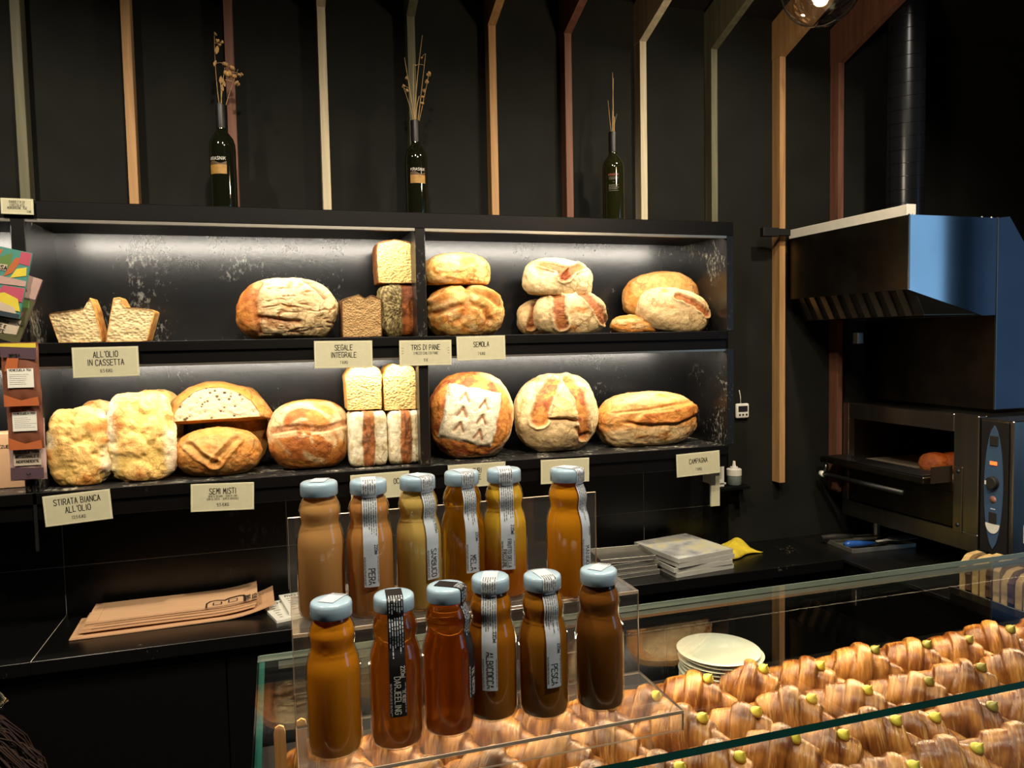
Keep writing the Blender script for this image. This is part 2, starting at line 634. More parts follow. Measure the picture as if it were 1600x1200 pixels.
# ------------------------------------------------------------------ stroke lettering
_G = {
    'A': ['00 26 40', '.8,2 3.2,2'], 'B': ['00 06 26 3.4,5.2 3.4,3.8 2.6,3.2 03.2', '2.6,3.2 3.8,2.2 3.8,.8 2.8,0 00'],
    'C': ['45 36 16 04.6 01.4 10 30 41'], 'D': ['00 06 26 44.4 41.6 20 00'], 'E': ['46 06 00 40', '03.1 33.1'], 'F': ['46 06 00', '03.1 33.1'],
    'G': ['45 36 16 04.6 01.4 10 30 41.2 42.8 2.4,2.8'], 'H': ['00 06', '40 46', '03 43'], 'I': ['20 26'], 'J': ['46 41 30 10 01'],
    'K': ['00 06', '46 02.6', '1.4,3.6 40'], 'L': ['06 00 3.6,0'], 'M': ['00 0.4,6 22.2 3.6,6 40'], 'N': ['00 06 40 46'],
    'O': ['10 01.4 04.6 16 36 44.6 41.4 30 10'], 'P': ['00 06 2.8,6 3.8,5 3.8,3.8 2.8,2.8 02.8'], 'Q': ['10 01.4 04.6 16 36 44.6 41.4 30 10', '2.4,1.6 4.2,-.4'],
    'R': ['00 06 2.8,6 3.8,5 3.8,3.8 2.8,2.8 02.8', '1.8,2.8 40'], 'S': ['45.2 36 16 04.8 13.4 32.6 41.2 30 10 00.8'],
    'T': ['06 46', '26 20'], 'U': ['06 01.4 10 30 41.4 46'], 'V': ['06 20 46'], 'W': ['06 10 23.6 30 46'], 'X': ['00 46', '06 40'], 'Y': ['06 23', '46 20'], 'Z': ['06 46 00 40'],
    '0': ['10 01.4 04.6 16 36 44.6 41.4 30 10'], '1': ['14.8 26 20'], '2': ['05 16 36 44.8 00 40'], '3': ['05.4 16 36 44.8 33.2 1.6,3.2', '33.2 41.4 30 10 00.8'],
    '4': ['30 36 02 42'], '5': ['46 0.4,6 03.4 2.6,3.8 42.4 41 30 10 00.6'], '7': ['06 46 1.4,0'], '8': ['13.2 04.4 16 36 44.4 33.2 13.2 01.6 10 30 41.6 33.2'],
    '9': ['43.4 13 04.4 16 36 44.6 41.6 30 10'], '6': ['35.6 26 04 01.4 10 30 41.4 42.6 33.4 13.4 02.6'], '€': ['45 36 16 04.6 01.4 10 30 41', '-.8,3.6 2.6,3.6', '-.8,2.5 2.6,2.5'],
    '/': ['00 36'], "'": ['26 2,4.8'], '.': ['1.8,0 2.2,.5'], '%': ['00 46', '0.6,6 0.6,4.6', '3.4,1.4 3.4,0'], '-': ['13 33'], ',': ['2,.6 1.6,-.8'],
    'm': ['00 04', '03 14 23 20', '23 34 43 40'], 'l': ['26 20'], 'o': ['10 02 14 34 42 30 10'], 's': ['33.6 14 03 22 31 20 00.5'],
}


def _pts(s):
    out = []
    for w in s.split():
        if ',' in w:
            a, b = w.split(',')
        else:
            a, b = w[0], w[1:]
        out.append((float(a), float(b)))
    return out


GLYPH = {k: [_pts(s) for s in v] for k, v in _G.items()}


def text_quads(txt, h, thick, align='c', jitter=0., wide=.62, rnd=None):
    """list of 2-D quads, baseline at y=0, centred on x"""
    s = h / 6
    adv = []
    x = 0
    out = []
    rnd = rnd or random.Random(len(txt) * 7 + 1)
    for ch in txt:
        if ch == ' ':
            x += 3.4 * s * wide
            continue
        dz = rnd.uniform(-jitter, jitter) * h
        sk = rnd.uniform(-jitter, jitter)
        for pl in GLYPH.get(ch, []):
            if ch in "I1'.l":
                pl = [(u - 1.5, v) for u, v in pl]
            for (a, b), (c, d) in zip(pl, pl[1:]):
                p = Vector((x + a * s * wide + sk * b * s, b * s + dz))
                q = Vector((x + c * s * wide + sk * d * s, d * s + dz))
                t = (q - p)
                if t.length < 1e-9:
                    continue
                t.normalize()
                e = t * thick * .35
                n = Vector((-t.y, t.x)) * thick / 2
                out.append((p - e + n, p - e - n, q + e - n, q + e + n))
        x += (2.6 if ch in "I1'.l/" else 5.6) * s * wide
    w = x - 1.6 * s * wide
    off = {'c': -w / 2, 'l': 0, 'r': -w}[align]
    return [tuple((p.x + off, p.y) for p in q) for q in out], w


def lettering(name, quads, f, mat, parent):
    g = Geo()
    for q in quads:
        g.quad(*[f(*p) for p in q])
    me = bpy.data.meshes.new(name)
    g.bm.to_mesh(me)
    g.bm.free()
    me.materials.append(M[mat])
    o = link(name, me, parent)
    if name == 'small_print':
        o['kind'] = 'stuff'
    return o


def struct(o):
    o['kind'] = 'structure'
    return o


# ------------------------------------------------------------------ the room
WY = 2.54       # back wall face
XR = 3.10
fl = struct(Geo().b2(-2.3, 5.6, -3.5, WY + .1, -.05, 0).build('floor', 'floor'))
wb = struct(Geo().b2(-2.3, XR + .1, WY, WY + .1, 0, 2.9).build('wall_back', 'wall'))
struct(Geo().b2(XR, XR + .1, 1.35, WY, 0, 3.5).build('wall_right', 'wall_brown'))
struct(Geo().b2(-2.4, -2.3, -3.5, WY + .1, 0, 3.5).build('wall_left', 'wall'))
struct(Geo().b2(-2.3, 5.6, -3.6, -3.5, 0, 3.5).build('wall_front', 'wall'))
g = Geo()
g.b2(5.5, 5.6, -3.5, -3.05, 0, 3.5).b2(5.5, 5.6, -1.35, -1.12, 0, 3.5).b2(5.5, 5.6, .82, 1.35, 0, 3.5).b2(5.5, 5.6, -1.12, .82, 3.1, 3.5)
g.b2(5.5, 5.6, -3.05, -1.35, 0, .85).b2(5.5, 5.6, -3.05, -1.35, 3.05, 3.5)
struct(g.build('wall_far_right', 'wall'))
struct(Geo().b2(XR + .1, 5.6, 1.35, 1.45, 0, 3.5).build('wall_nook', 'wall'))
w1 = struct(link('window_1', None, None, (5.5, -2.2, .85)))
g = Geo()
for y in (-.85, .85):
    g.box((0, y, 1.1), (.08, .06, 2.2))
for z in (0, 2.2):
    g.box((0, 0, z), (.08, 1.7, .06))
g.build('window_frame', 'iron', w1)
d1 = struct(link('door_added', None, None, (5.5, -.15, 0)))  # unseen door, added to go with the dim blue light on the hood
g = Geo()
for y in (-.97, 0, .97):
    g.box((0, y, 1.55), (.08, .06, 3.1))
for z in (.1, 3.07):
    g.box((0, 0, z), (.08, 1.9, .2 if z < 1 else .06))
g.build('added_door_frame', 'iron', d1)
SL = .37
zc = 2.86 + SL * (WY - 1.0)
g = Geo()
g.prism([(WY + .1, 2.86 - .037), (WY + .1, 2.95), (1.0, zc + .1), (-3.6, zc + .1), (-3.6, zc), (1.0, zc)], lambda u, v, t: (t, u, v), -2.4, 5.6)
struct(g.build('ceiling', 'ceil'))

WU = 2.478      # furred-out wall above the shelf and beside it
struct(Geo().b2(-2.3, 1.62, WU, WY - .001, 2.0812, 2.87).b2(1.62, XR, WU, WY - .001, .9055, 2.87).build('wall_upper', 'wall'))

# backsplash panels, joined edge to edge with thin grey lines
Z_W, Z_J = .905, 1.050
XJ = [-1.30, -.622, .016, .655, 1.29, 1.614]
Geo().b2(-1.30, 1.612, WY - .0114, WY, Z_W, 1.2495).build('joint_backing', 'joint', wb)
for a, b in zip(XJ, XJ[1:]):
    Geo().b2(a + .0012, b - .0012, WY - .0125, WY - .0115, Z_W, Z_J - .0012).build('backsplash_panel', 'splash', wb)
    Geo().b2(a + .0012, b - .0012, WY - .0125, WY - .0115, Z_J + .0012, 1.25).build('backsplash_panel', 'splash', wb)

# timber battens: upright and sloping rafter, in four stains that repeat
woods = ['wood1', 'wood2', 'wood3', 'wood4']
wname = ['grey-green stained', 'honey-coloured', 'reddish brown', 'bleached pale']
where = ['at the far left above the cream bar card', 'second from the left', 'behind the first wine bottle', 'between the first and second wine bottles',
         'behind the second wine bottle', 'just right of the second wine bottle', 'left of the third wine bottle', 'just right of the third wine bottle',
         'above the right end of the bread shelf', 'running down beside the steel hood', 'half hidden behind the steel hood']
XB = [at_y(x, 300, 2.43)[0] for x in (39, 209, 367, 511, 649, 774, 891, 1007, 1117, 1223, 1314)]
for i, x in enumerate(XB):
    zb = 2.080 if i < 9 else (1.135 if i == 9 else 1.08)
    t = thing('timber_batten', f'{wname[i % 4]} wooden batten and rafter {where[i]}', 'batten', (x, 2.485, zb), 'timber battens on the black wall')
    hw = .0125
    dz = -zb
    Geo().box((0, -.0315, (2.72 - zb) / 2), (2 * hw, .047, 2.72 - zb), .001).build('upright', woods[i % 4], t)
    pr = [(-.008, 2.72), (-.055, 2.72), (-1.30, 2.72 + SL * 1.245), (-1.30, 2.72 + SL * 1.245 + .115), (-.008, 2.858)]
    Geo().prism(pr, lambda u, v, s: (s, u, v + dz), -hw - .001, hw + .001).build('rafter', woods[i % 4], t)

# ------------------------------------------------------------------ bread shelf
YF, YB = 2.25, 2.53
Z1, Z2 = 1.713, 1.323
sh = thing('bread_shelf', 'long black lacquered wall shelf with lit niches holding the bread', 'shelf', (0, YF, Z2 - .073))
o0 = Vector((0, -YF, -(Z2 - .073)))


def shp(name, x0, x1, y0, y1, z0, z1, mat, bev=.0015):
    return Geo().b2(x0, x1, y0 - YF, y1 - YF, z0 - (Z2 - .073), z1 - (Z2 - .073), bev).build(name, mat, sh)


shp('top_board', -1.32, 1.493, YF, WY - .002, 2.034, 2.080, 'board')
shp('middle_board', -1.32, 1.467, YF + .004, YB, Z1 - .06, Z1 - .004, 'board')
shp('lower_board', -1.32, 1.467, YF + .004, YB, Z2 - .073, Z2 - .004, 'board')
shp('front_lip', -1.32, 1.467, YF - .004, YF + .004, Z1 - .026, Z1 + .001, 'board', .001)
shp('front_lip', -1.32, 1.467, YF - .004, YF + .004, Z2 - .030, Z2 + .001, 'board', .001)
for a, b in ((-1.30, -.633), (-.600, .408), (.438, 1.467)):
    shp('shelf_surface', a, b, YF + .004, YB, Z1 - .004, Z1, 'shelftop', 0)
    shp('shelf_surface', a, b, YF + .004, YB, Z2 - .004, Z2, 'shelftop', 0)
    shp('niche_back', a, b, YB - .004, YB + .006, Z1, 2.034, 'panel', 0)
    shp('niche_back', a, b, YB - .004, YB + .006, Z2, Z1 - .06, 'panel', 0)
    shp('led_channel', a, b, YF + .001, YF + .016, 2.026, 2.034, 'alu', 0)
    shp('led_channel', a, b, YF + .006, YF + .016, Z1 - .067, Z1 - .06, 'alu', 0)
for a, b in ((-1.32, -1.30), (-.633, -.600), (.408, .438), (1.467, 1.493)):
    for z0, z1 in ((Z1, 2.034), (Z2, Z1 - .06)):
        shp('upright_panel', a, b, YF, YB, z0, z1, 'side')

# ------------------------------------------------------------------ worktops
wt = thing('worktop', 'long black worktop running under the bread shelf', 'worktop', (0, 2.17, Z_W - .035))
for a, b in ((-2.2, -.6227), (-.6213, 1.883)):
    Geo().b2(a, b, 0, WY - .013 - 2.17, 0, .035, .001).build('worktop_board', 'work', wt)
Geo().b2(-.6227, -.6213, .004, WY - .013 - 2.17, 0, .0345).build('joint_strip', 'joint', wt)
cb = thing('base_cabinet', 'black base cabinet under the long black worktop', 'cabinet', (0, 2.20, 0))
Geo().b2(-2.2, 1.88, .03, WY - .013 - 2.2, 0, Z_W - .0355).build('carcass', 'cab', cb)
for k in range(6):
    a = -2.2 + k * .68
    Geo().b2(a + .002, a + .678, 0, .0295, .40, Z_W - .04, .001).build('door', 'cab', cb)
    Geo().b2(a + .002, a + .678, 0, .0295, .02, .396, .001).build('drawer', 'cab', cb)
rc = thing('oven_counter', 'black side counter topped with a grey steel sheet under the oven', 'counter', (1.885, 1.30, 0))
Geo().b2(.02, 1.21, .12, WY - .013 - 1.3, 0, Z_W - .012).build('carcass', 'cab', rc)
Geo().b2(0, 1.213, .10, WY - .013 - 1.3, Z_W - .0119, Z_W, .001).build('steel_sheet', 'sheet', rc)

# ------------------------------------------------------------------ bread
C = {k: np.array(lin(v)) for k, v in dict(gold='bd7c36', brown='97541f', dark='5f3212', flour='d2bd90', cream='d8b068', pale='cfa562',
                                          tan='b2844a', rye='6a4a2c', seed='4a3a22', red='8c4722', white='dcd3b6').items()}


def frame(bbox, Yc, depth, rest=None):
    """centre, width, height of a loaf seen in bbox, standing at depth Yc"""
    x0, y0, x1, y1 = bbox
    c = at_y((x0 + x1) / 2, (y0 + y1) / 2, Yc)
    w = at_y(x1, (y0 + y1) / 2, Yc)[0] - at_y(x0, (y0 + y1) / 2, Yc)[0]
    zt, zb = at_y((x0 + x1) / 2, y0, Yc)[2], at_y((x0 + x1) / 2, y1, Yc)[2]
    tn = c[0] / Yc
    w = 2 * math.sqrt(max((w / 2) ** 2 - (depth / 2 * tn) ** 2, (w * .36) ** 2))
    if rest is not None:
        zb = rest
    return c[0], w, zb, zt - zb


def loaf_mesh(w, d, h, pattern, p=2.3, N=64, Mm=112, seed=0, lump=.055, flat=.12, back=.6):
    th = np.linspace(0, PI, N + 1)[1:-1]
    ph = np.linspace(0, 2 * PI, Mm, endpoint=False)
    T, P = np.meshgrid(th, ph, indexing='ij')
    n = np.stack([np.sin(T) * np.cos(P), -np.cos(T), np.sin(T) * np.sin(P)], -1).reshape(-1, 3)
    n = np.vstack([[0, -1, 0], n, [0, 1, 0]])
    s = (np.abs(n) ** p).sum(1) ** (-1 / p)
    q = n * s[:, None]
    o = np.array([seed * 3.7, seed * 1.9, seed * 5.3])
    lump_n = fbm(n * 2.1 + o, 4) - .5
    disp, col = pattern(q[:, 0], q[:, 2], n, o)
    q = q * (1 + lump * 2.2 * lump_n)[:, None]
    disp = disp + .004 * (fbm(n * 7 + o + 3, 3) - .5)
    V = q * np.array([w / 2, d / 2, h / 2]) + n * disp[:, None]
    V[:, 1] = np.where(V[:, 1] > 0, V[:, 1] * back, V[:, 1])
    zf = -h / 2 * (1 - flat)
    V[:, 2] = np.where(V[:, 2] < zf, zf + (V[:, 2] - zf) * .12, V[:, 2])
    V[:, 2] -= V[:, 2].min()
    V[:, 2] *= h / V[:, 2].max()
    R = N - 1
    Fq = []
    for k in range(Mm):
        k2 = (k + 1) % Mm
        Fq.append((0, 1 + k2, 1 + k))
        for r in range(R - 1):
            a = 1 + r * Mm
            Fq.append((a + k, a + k2, a + Mm + k2, a + Mm + k))
        a = 1 + (R - 1) * Mm
        Fq.append((a + k, a + k2, len(V) - 1))
    return V, Fq, col


def mottled(n, o, a, b, f=3.0, lo=.35, hi=.65):
    return lerp(a[None, :], b[None, :], sst(lo, hi, fbm(n * f + o, 4)))


def pat_plain(a='gold', b='brown', fl=.0):
    def f(x, z, n, o):
        c = mottled(n, o, C[a], C[b])
        c = lerp(c, C['flour'][None, :], fl * sst(.45, .6, fbm(n * 2.4 + o + 4, 4)))
        return .002 * (fbm(n * 9 + o, 3) - .5), c
    return f


def pat_cracked(x, z, n, o):
    wv = np.stack([x, n[:, 1], z], 1) + .45 * np.stack([fbm(n * 1.6 + o, 3), fbm(n * 1.6 + o + 9, 3), fbm(n * 1.6 + o + 5, 3)], 1)
    cr = sst(.76, .92, ridge(wv * np.array([2.6, 2.6, 6.4]) + o, 3))
    c = mottled(n, o, C['gold'], C['brown'])
    fl = sst(-.75, -.35, x) * sst(.30, .50, fbm(n * 3 + o + 2, 3) + .12)
    c = lerp(c, C['flour'][None, :], .92 * fl)
    c = lerp(c, C['brown'][None, :], cr * .75 * sst(-.7, -.3, x))
    gap = np.exp(-(seg_d(x, z, [(-.55, -.30), (-.1, -.42), (.2, -.45)]) / .07) ** 2) + np.exp(-(seg_d(x, z, [(.35, .85), (.6, .55), (.75, .3)]) / .05) ** 2)
    c = lerp(c, C['red'][None, :], np.clip(gap, 0, 1) * .85)
    edge = np.exp(-(seg_d(x, z, [(-.5, .75), (-.66, .2), (-.62, -.3), (-.55, -.7)]) / .05) ** 2)
    return -.0045 * cr * sst(-.7, -.3, x) - .010 * gap - .008 * edge, lerp(c, C['brown'][None, :], edge * .8)


def pat_star(x, z, n, o):
    c = mottled(n, o, C['gold'], C['cream'], 5)
    g = 0
    for pl in ([(-.05, .95), (-.1, .2), (-.35, -.35)], [(-.05, .3), (.3, .1), (.45, -.3)], [(-.05, .3), (-.5, .15), (-.85, -.05)], [(.05, .75), (.5, .5), (.8, .2)]):
        g = g + np.exp(-(seg_d(x, z, pl) / .085) ** 2)
    g = np.clip(g, 0, 1)
    c = lerp(c, C['flour'][None, :], .45 * sst(.5, .65, fbm(n * 4 + o, 4)))
    c = lerp(c, C['brown'][None, :], g * .55)
    rim = np.exp(-(seg_d(x, z, [(-.9, .35), (-.4, .75), (.3, .8), (.8, .5)]) / .08) ** 2)
    return -.013 * g + .007 * rim + .004 * (ridge(n * 4 + o) - .5), lerp(c, C['gold'][None, :], rim * .5)


def pat_split(bands, flour=.85, base='gold'):
    def f(x, z, n, o):
        wob = .10 * (fbm(n * 5 + o, 3) - .5)
        c = mottled(n, o, C[base], C['tan'])
        c = lerp(c, C['flour'][None, :], flour * sst(.28, .5, fbm(n * 3 + o, 4) + .1))
        d = 0
        for pl, w in bands:
            m = 1 - sst(w * .7, w, seg_d(x + wob, z + wob, pl))
            ed = np.exp(-((seg_d(x + wob, z + wob, pl) - w) / .035) ** 2)
            c = lerp(c, mottled(n, o + 3, C['brown'], C['red'], 7), m * .92)
            d = d - .006 * m + .006 * ed + .005 * m * (ridge(n * 9 + o) - .5)
        return d, c
    return f


def pat_seed(score):
    def f(x, z, n, o):
        c = mottled(n, o, C['gold'], C['tan'], 4)
        sp = vn(n * 34 + o) * vn(n * 21 + o + 3)
        c = lerp(c, C['dark'][None, :], .55 * sst(.5, .62, sp))
        d = 0
        for pl in score:
            g = np.exp(-(seg_d(x, z, pl) / .07) ** 2)
            ed = np.exp(-((seg_d(x, z, pl) - .15) / .05) ** 2)
            d = d - .009 * g + .005 * ed
            c = lerp(c, C['cream'][None, :], np.clip(g, 0, 1) * .6)
        return d + .003 * (fbm(n * 8 + o) - .5), c
    return f


def pat_swirl(x, z, n, o):
    a = np.arctan2(z, x)
    r = np.hypot(x, z)
    q = np.stack([r * 4.5 + .5 * np.sin(a * 2), a * 1.1, n[:, 1]], 1)
    fl = sst(.45, .62, fbm(q + o, 3))
    c = mottled(n, o, C['gold'], C['brown'], 2.2)
    c = lerp(c, C['flour'][None, :], .7 * fl)
    band = 1 - sst(.06, .11, seg_d(x, z + .05 * np.sin(5 * x), [(-.85, .22), (-.2, .18), (.9, .26)]))
    crk = ridge(np.stack([x * 7, z * 12, n[:, 1]], 1) + o, 2)
    c = lerp(c, C['brown'][None, :], band * .7)
    c = lerp(c, C['dark'][None, :], band * sst(.75, .95, crk) * .6)
    return -.005 * band + .004 * (crk - .5) * band, c


def pat_wheat(x, z, n, o):
    wob = .05 * (fbm(n * 6 + o, 3) - .5)
    ca, sa = math.cos(.24), math.sin(.24)
    u, v = ca * (x + .13) - sa * (z - .02), sa * (x + .13) + ca * (z - .02)
    sq = (1 - sst(.60, .64, np.abs(u + wob))) * (1 - sst(.60, .64, np.abs(v + wob)))
    c = mottled(n, o, C['gold'], C['red'], 5)
    rim = sst(.86, .97, np.hypot(x, z)) * sst(-.3, .3, x - z * .3)
    c = lerp(c, C['flour'][None, :], rim * .8)
    c = lerp(c, C['white'][None, :], sq * .95)
    lf = 0
    for cx, s in ((-.22, 1), (.24, 1)):
        for k in range(3):
            zz = .36 - .33 * k - (.02 if cx < 0 else .10)
            for sg in (-1, 1):
                lf = lf + np.exp(-(seg_d(u, v, [(cx, zz + .10), (cx + sg * .10, zz - .08)]) / .028) ** 2)
    lf = np.clip(lf, 0, 1)
    c = lerp(c, C['brown'][None, :], lf * .85)
    ed = np.exp(-((np.maximum(np.abs(u), np.abs(v)) - .60) / .04) ** 2)
    return .006 * sq - .005 * lf - .004 * ed + .004 * (ridge(n * 6 + o) - .5) * (1 - sq), c


def pat_aframe(x, z, n, o):
    c = mottled(n, o, C['tan'], C['gold'], 3)
    c = lerp(c, C['flour'][None, :], .8 * sst(.3, .55, fbm(n * 3 + o, 4) + .15))
    wob = .06 * (fbm(n * 6 + o, 3) - .5)
    x2, z2 = x + wob, z + wob
    d = 0
    for pl, w in (([(-.16, .74), (-.38, .48), (-.55, .02), (-.56, -.16)], .20), ([(.20, .78), (.38, .38), (.46, -.1), (.52, -.58)], .17)):
        m = 1 - sst(w * .75, w, seg_d(x2, z2, pl))
        ed = np.exp(-((seg_d(x2, z2, pl) - w) / .03) ** 2)
        c = lerp(c, mottled(n, o + 3, C['gold'], C['red'], 7), m * .97)
        d = d - .007 * m + .006 * ed
    tri = (z2 > -.14) & (z2 < .78) & (np.abs(x2 + .02 + .02 * z2) < .30 * (.82 - z2) / .96)
    c = np.where(tri[:, None], lerp(C['cream'][None, :], C['flour'][None, :], fbm(n * 8 + o)), c)
    gap = np.exp(-(seg_d(x2, z2, [(-.35, -.14), (-.05, -.15), (.3, -.22)]) / .035) ** 2)
    c = lerp(c, C['red'][None, :], gap * .9)
    g2 = np.exp(-(seg_d(x2, z2, [(.30, -.42), (.42, -.66), (.66, -.58)]) / .05) ** 2)
    return d - .012 * gap - .01 * g2 + .004 * tri, lerp(c, C['brown'][None, :], g2 * .8)


def pat_campagna(x, z, n, o):
    wob = .10 * (fbm(n * 4 + o, 3) - .5)
    c = mottled(n, o, C['gold'], C['tan'], 3)
    low = sst(-.05, -.35, z + wob) + .7 * sst(.55, .8, z + wob)
    c = lerp(c, C['flour'][None, :], np.clip(low, 0, 1) * .75 * sst(.25, .5, fbm(n * 4 + o + 2)))
    m = 1 - sst(.18, .26, seg_d(x + wob, z + wob, [(-.15, .10), (.3, .12), (.75, .28)]))
    c = lerp(c, mottled(n, o + 3, C['gold'], C['brown'], 7), m * .9)
    e = np.exp(-(seg_d(x + wob, z + wob, [(-.55, .0), (-.1, -.12), (.4, -.13), (.85, .10)]) / .05) ** 2)
    e2 = np.exp(-(seg_d(x + wob, z + wob, [(-.8, .35), (-.1, .45), (.8, .6)]) / .04) ** 2)
    return .009 * m - .010 * e - .005 * e2 + .005 * (ridge(n * 5 + o) - .5), lerp(c, C['brown'][None, :], e * .4)


def pat_stirata(x, z, n, o):
    k = fbm(n * np.array([2.6, 1, 3.6]) + o, 3)
    k2 = fbm(np.stack([x * 1.8, z * 3.0, n[:, 1]], 1) + o + 7, 3)
    c = lerp(C['cream'][None, :], C['gold'][None, :], sst(.52, .72, k2) * .85)
    c = lerp(c, C['white'][None, :], .75 * sst(.55, .85, np.abs(x)) * sst(.3, .55, k))
    c = lerp(c, C['brown'][None, :], sst(.68, .8, k2) * .45)
    dim = sst(.50, .28, k2)
    c = lerp(c, np.array(lin('d8bb62'))[None, :], dim * .5)
    return -.008 * dim + .005 * sst(.5, .8, k2), c


def pat_boxcrust(x, z, n, o):
    wob = .10 * (fbm(n * np.array([3, 1, 6]) + o, 3) - .5)
    m = 1 - sst(.30, .40, np.abs(x + wob) + .10 * np.abs(z))
    k = ridge(np.stack([x * 5, n[:, 1], z * 3.4], 1) + o, 3)
    c = lerp(C['white'][None, :], C['flour'][None, :] * .8, sst(.35, .7, fbm(n * 6 + o)))
    c = lerp(c, lerp(C['brown'][None, :], C['dark'][None, :], sst(.6, .9, k)), m * .95)
    return m * (.006 * (k - .5)) - .004 * np.exp(-((np.abs(x + wob) - .36) / .05) ** 2), c


def pat_seedtop(x, z, n, o):
    k = vn(n * 30 + o)
    m = sst(.12, .0, x)
    c = mottled(n, o, C['brown'], C['dark'], 4)
    sd = lerp(C['seed'][None, :], np.array(lin('9a8d5c'))[None, :], sst(.35, .75, k))
    c = lerp(c, sd, m)
    return m * .006 * (k - .2), c


def loaf(label, bbox, Yc, d, pattern, rest=None, p=2.3, seed=0, name='bread_loaf', tilt=0, roll=0, group=None, N=64, Mm=112, **kw):
    x, w, zb, h = frame(bbox, Yc, d, rest)
    V, Fq, col = loaf_mesh(w, d, h, pattern, p, N, Mm, seed, **kw)
    if roll or tilt:
        cz = h / 2
        cr, sr = math.cos(roll), math.sin(roll)
        V = V - [0, 0, cz]
        V[:, 0], V[:, 2] = V[:, 0] * cr - V[:, 2] * sr, V[:, 0] * sr + V[:, 2] * cr
        ct, st = math.cos(tilt), math.sin(tilt)
        V[:, 1], V[:, 2] = V[:, 1] * ct - V[:, 2] * st, V[:, 1] * st + V[:, 2] * ct
        V[:, 2] -= V[:, 2].min()
    o = np_mesh(name, V, Fq, 'crust', col, None, (x, Yc, zb))
    return tag(o, label, 'bread', group)


def resample(poly, n):
    P = np.array(poly + [poly[0]], float)
    L = np.r_[0, np.cumsum(np.hypot(*np.diff(P, axis=0).T))]
    t = np.linspace(0, L[-1], n, endpoint=False)
    return np.stack([np.interp(t, L, P[:, 0]), np.interp(t, L, P[:, 1])], 1)


DOME = [(-1, -1), (1, -1), (.99, -.55), (.88, -.05), (.66, .48), (.36, .84), (0, 1), (-.36, .88), (-.68, .52), (-.9, -.02), (-1, -.55)]
PAN = [(-.92, -1), (.92, -1), (.96, .2), (1, .5), (.86, .82), (.5, .98), (.1, .9), (-.3, 1), (-.72, .86), (-1, .5), (-.96, .1)]
SQR = [(-.95, -1), (.95, -1), (1, .3), (.97, .72), (.80, .88), (.3, .96), (0, 1), (-.5, .92), (-.9, .80), (-1, .4)]


def cut_loaf(label, bbox, Yc, depth, outline, crumb, crust=('gold', 'brown'), rest=None, seed=0, rim=.055, roll=0, yaw=0, bulge=.0, name='cut_loaf', group=None):
    """half loaf with its cut face to the front: crust shell and crumb face"""
    x, w, zb, h = frame(bbox, Yc - depth / 2, .02, rest)
    n = 84
    O = resample(outline, n)
    o = np.array([seed * 2.3, seed * 4.1, seed * 1.7])
    O = O * (1 + .05 * (fbm(np.c_[O * 2.2, np.zeros(n)] + o, 3) - .5))[:, None]
    t = thing(name, label, 'bread', (x, Yc, zb), group, (0, 0, yaw))
    S = np.array([w / 2, h / 2])

    def place(P2, y):
        V = np.c_[P2[:, 0] * S[0], np.full(len(P2), y), P2[:, 1] * S[1]]
        return V
    # crumb: concentric rings
    rings = 14
    V = [np.array([[0, -depth / 2, 0]])]
    for k in range(1, rings + 1):
        V.append(place(O * (k / rings) * (1 - rim * .8), -depth / 2))
    V = np.vstack(V)
    V[:, 1] += .005 * (fbm(V * 60 + o, 3) - .5) + .001
    Fq = []
    for k in range(n):
        k2 = (k + 1) % n
        Fq.append((0, 1 + k, 1 + k2))
        for r in range(rings - 1):
            a = 1 + r * n
            Fq.append((a + k, a + n + k, a + n + k2, a + k2))
    # crust: rim, side, rounded back
    prof = [(1 - rim, -depth / 2 + .0005), (1 - rim * .45, -depth / 2 - .0012), (1, -depth / 2 + .003)]
    for s in np.linspace(0, 1, 9)[1:]:
        prof.append((1 + bulge * math.sin(s * PI), -depth / 2 + .003 + s * depth * .8))
    prof += [(.93, depth * .42), (.75, depth * .48), (.4, depth * .5), (.02, depth * .5)]
    V2 = np.vstack([place(O * a, y) for a, y in prof])
    nn = V2 / np.array([w / 2, depth / 2, h / 2])
    V2 = V2 * (1 + .025 * (fbm(nn * 4 + o, 3) - .5))[:, None]
    F2 = []
    for r in range(len(prof) - 1):
        for k in range(n):
            k2 = (k + 1) % n
            F2.append((r * n + k, r * n + n + k, r * n + n + k2, r * n + k2))
    col = mottled(nn, o, C[crust[0]], C[crust[1]], 4)
    if crust[0] == 'rye':
        col = lerp(col, C['seed'][None, :], .6 * sst(.45, .6, vn(nn * 26 + o)))
    cr, sr = math.cos(roll), math.sin(roll)
    for W in (V, V2):
        W[:, 0], W[:, 2] = W[:, 0] * cr - W[:, 2] * sr, W[:, 0] * sr + W[:, 2] * cr
    zmin = min(V[:, 2].min(), V2[:, 2].min())
    V[:, 2] -= zmin
    V2[:, 2] -= zmin
    np_mesh('crumb', V, Fq, crumb, None, t)
    np_mesh('crust', V2, F2, 'crust', col, t)
    return t


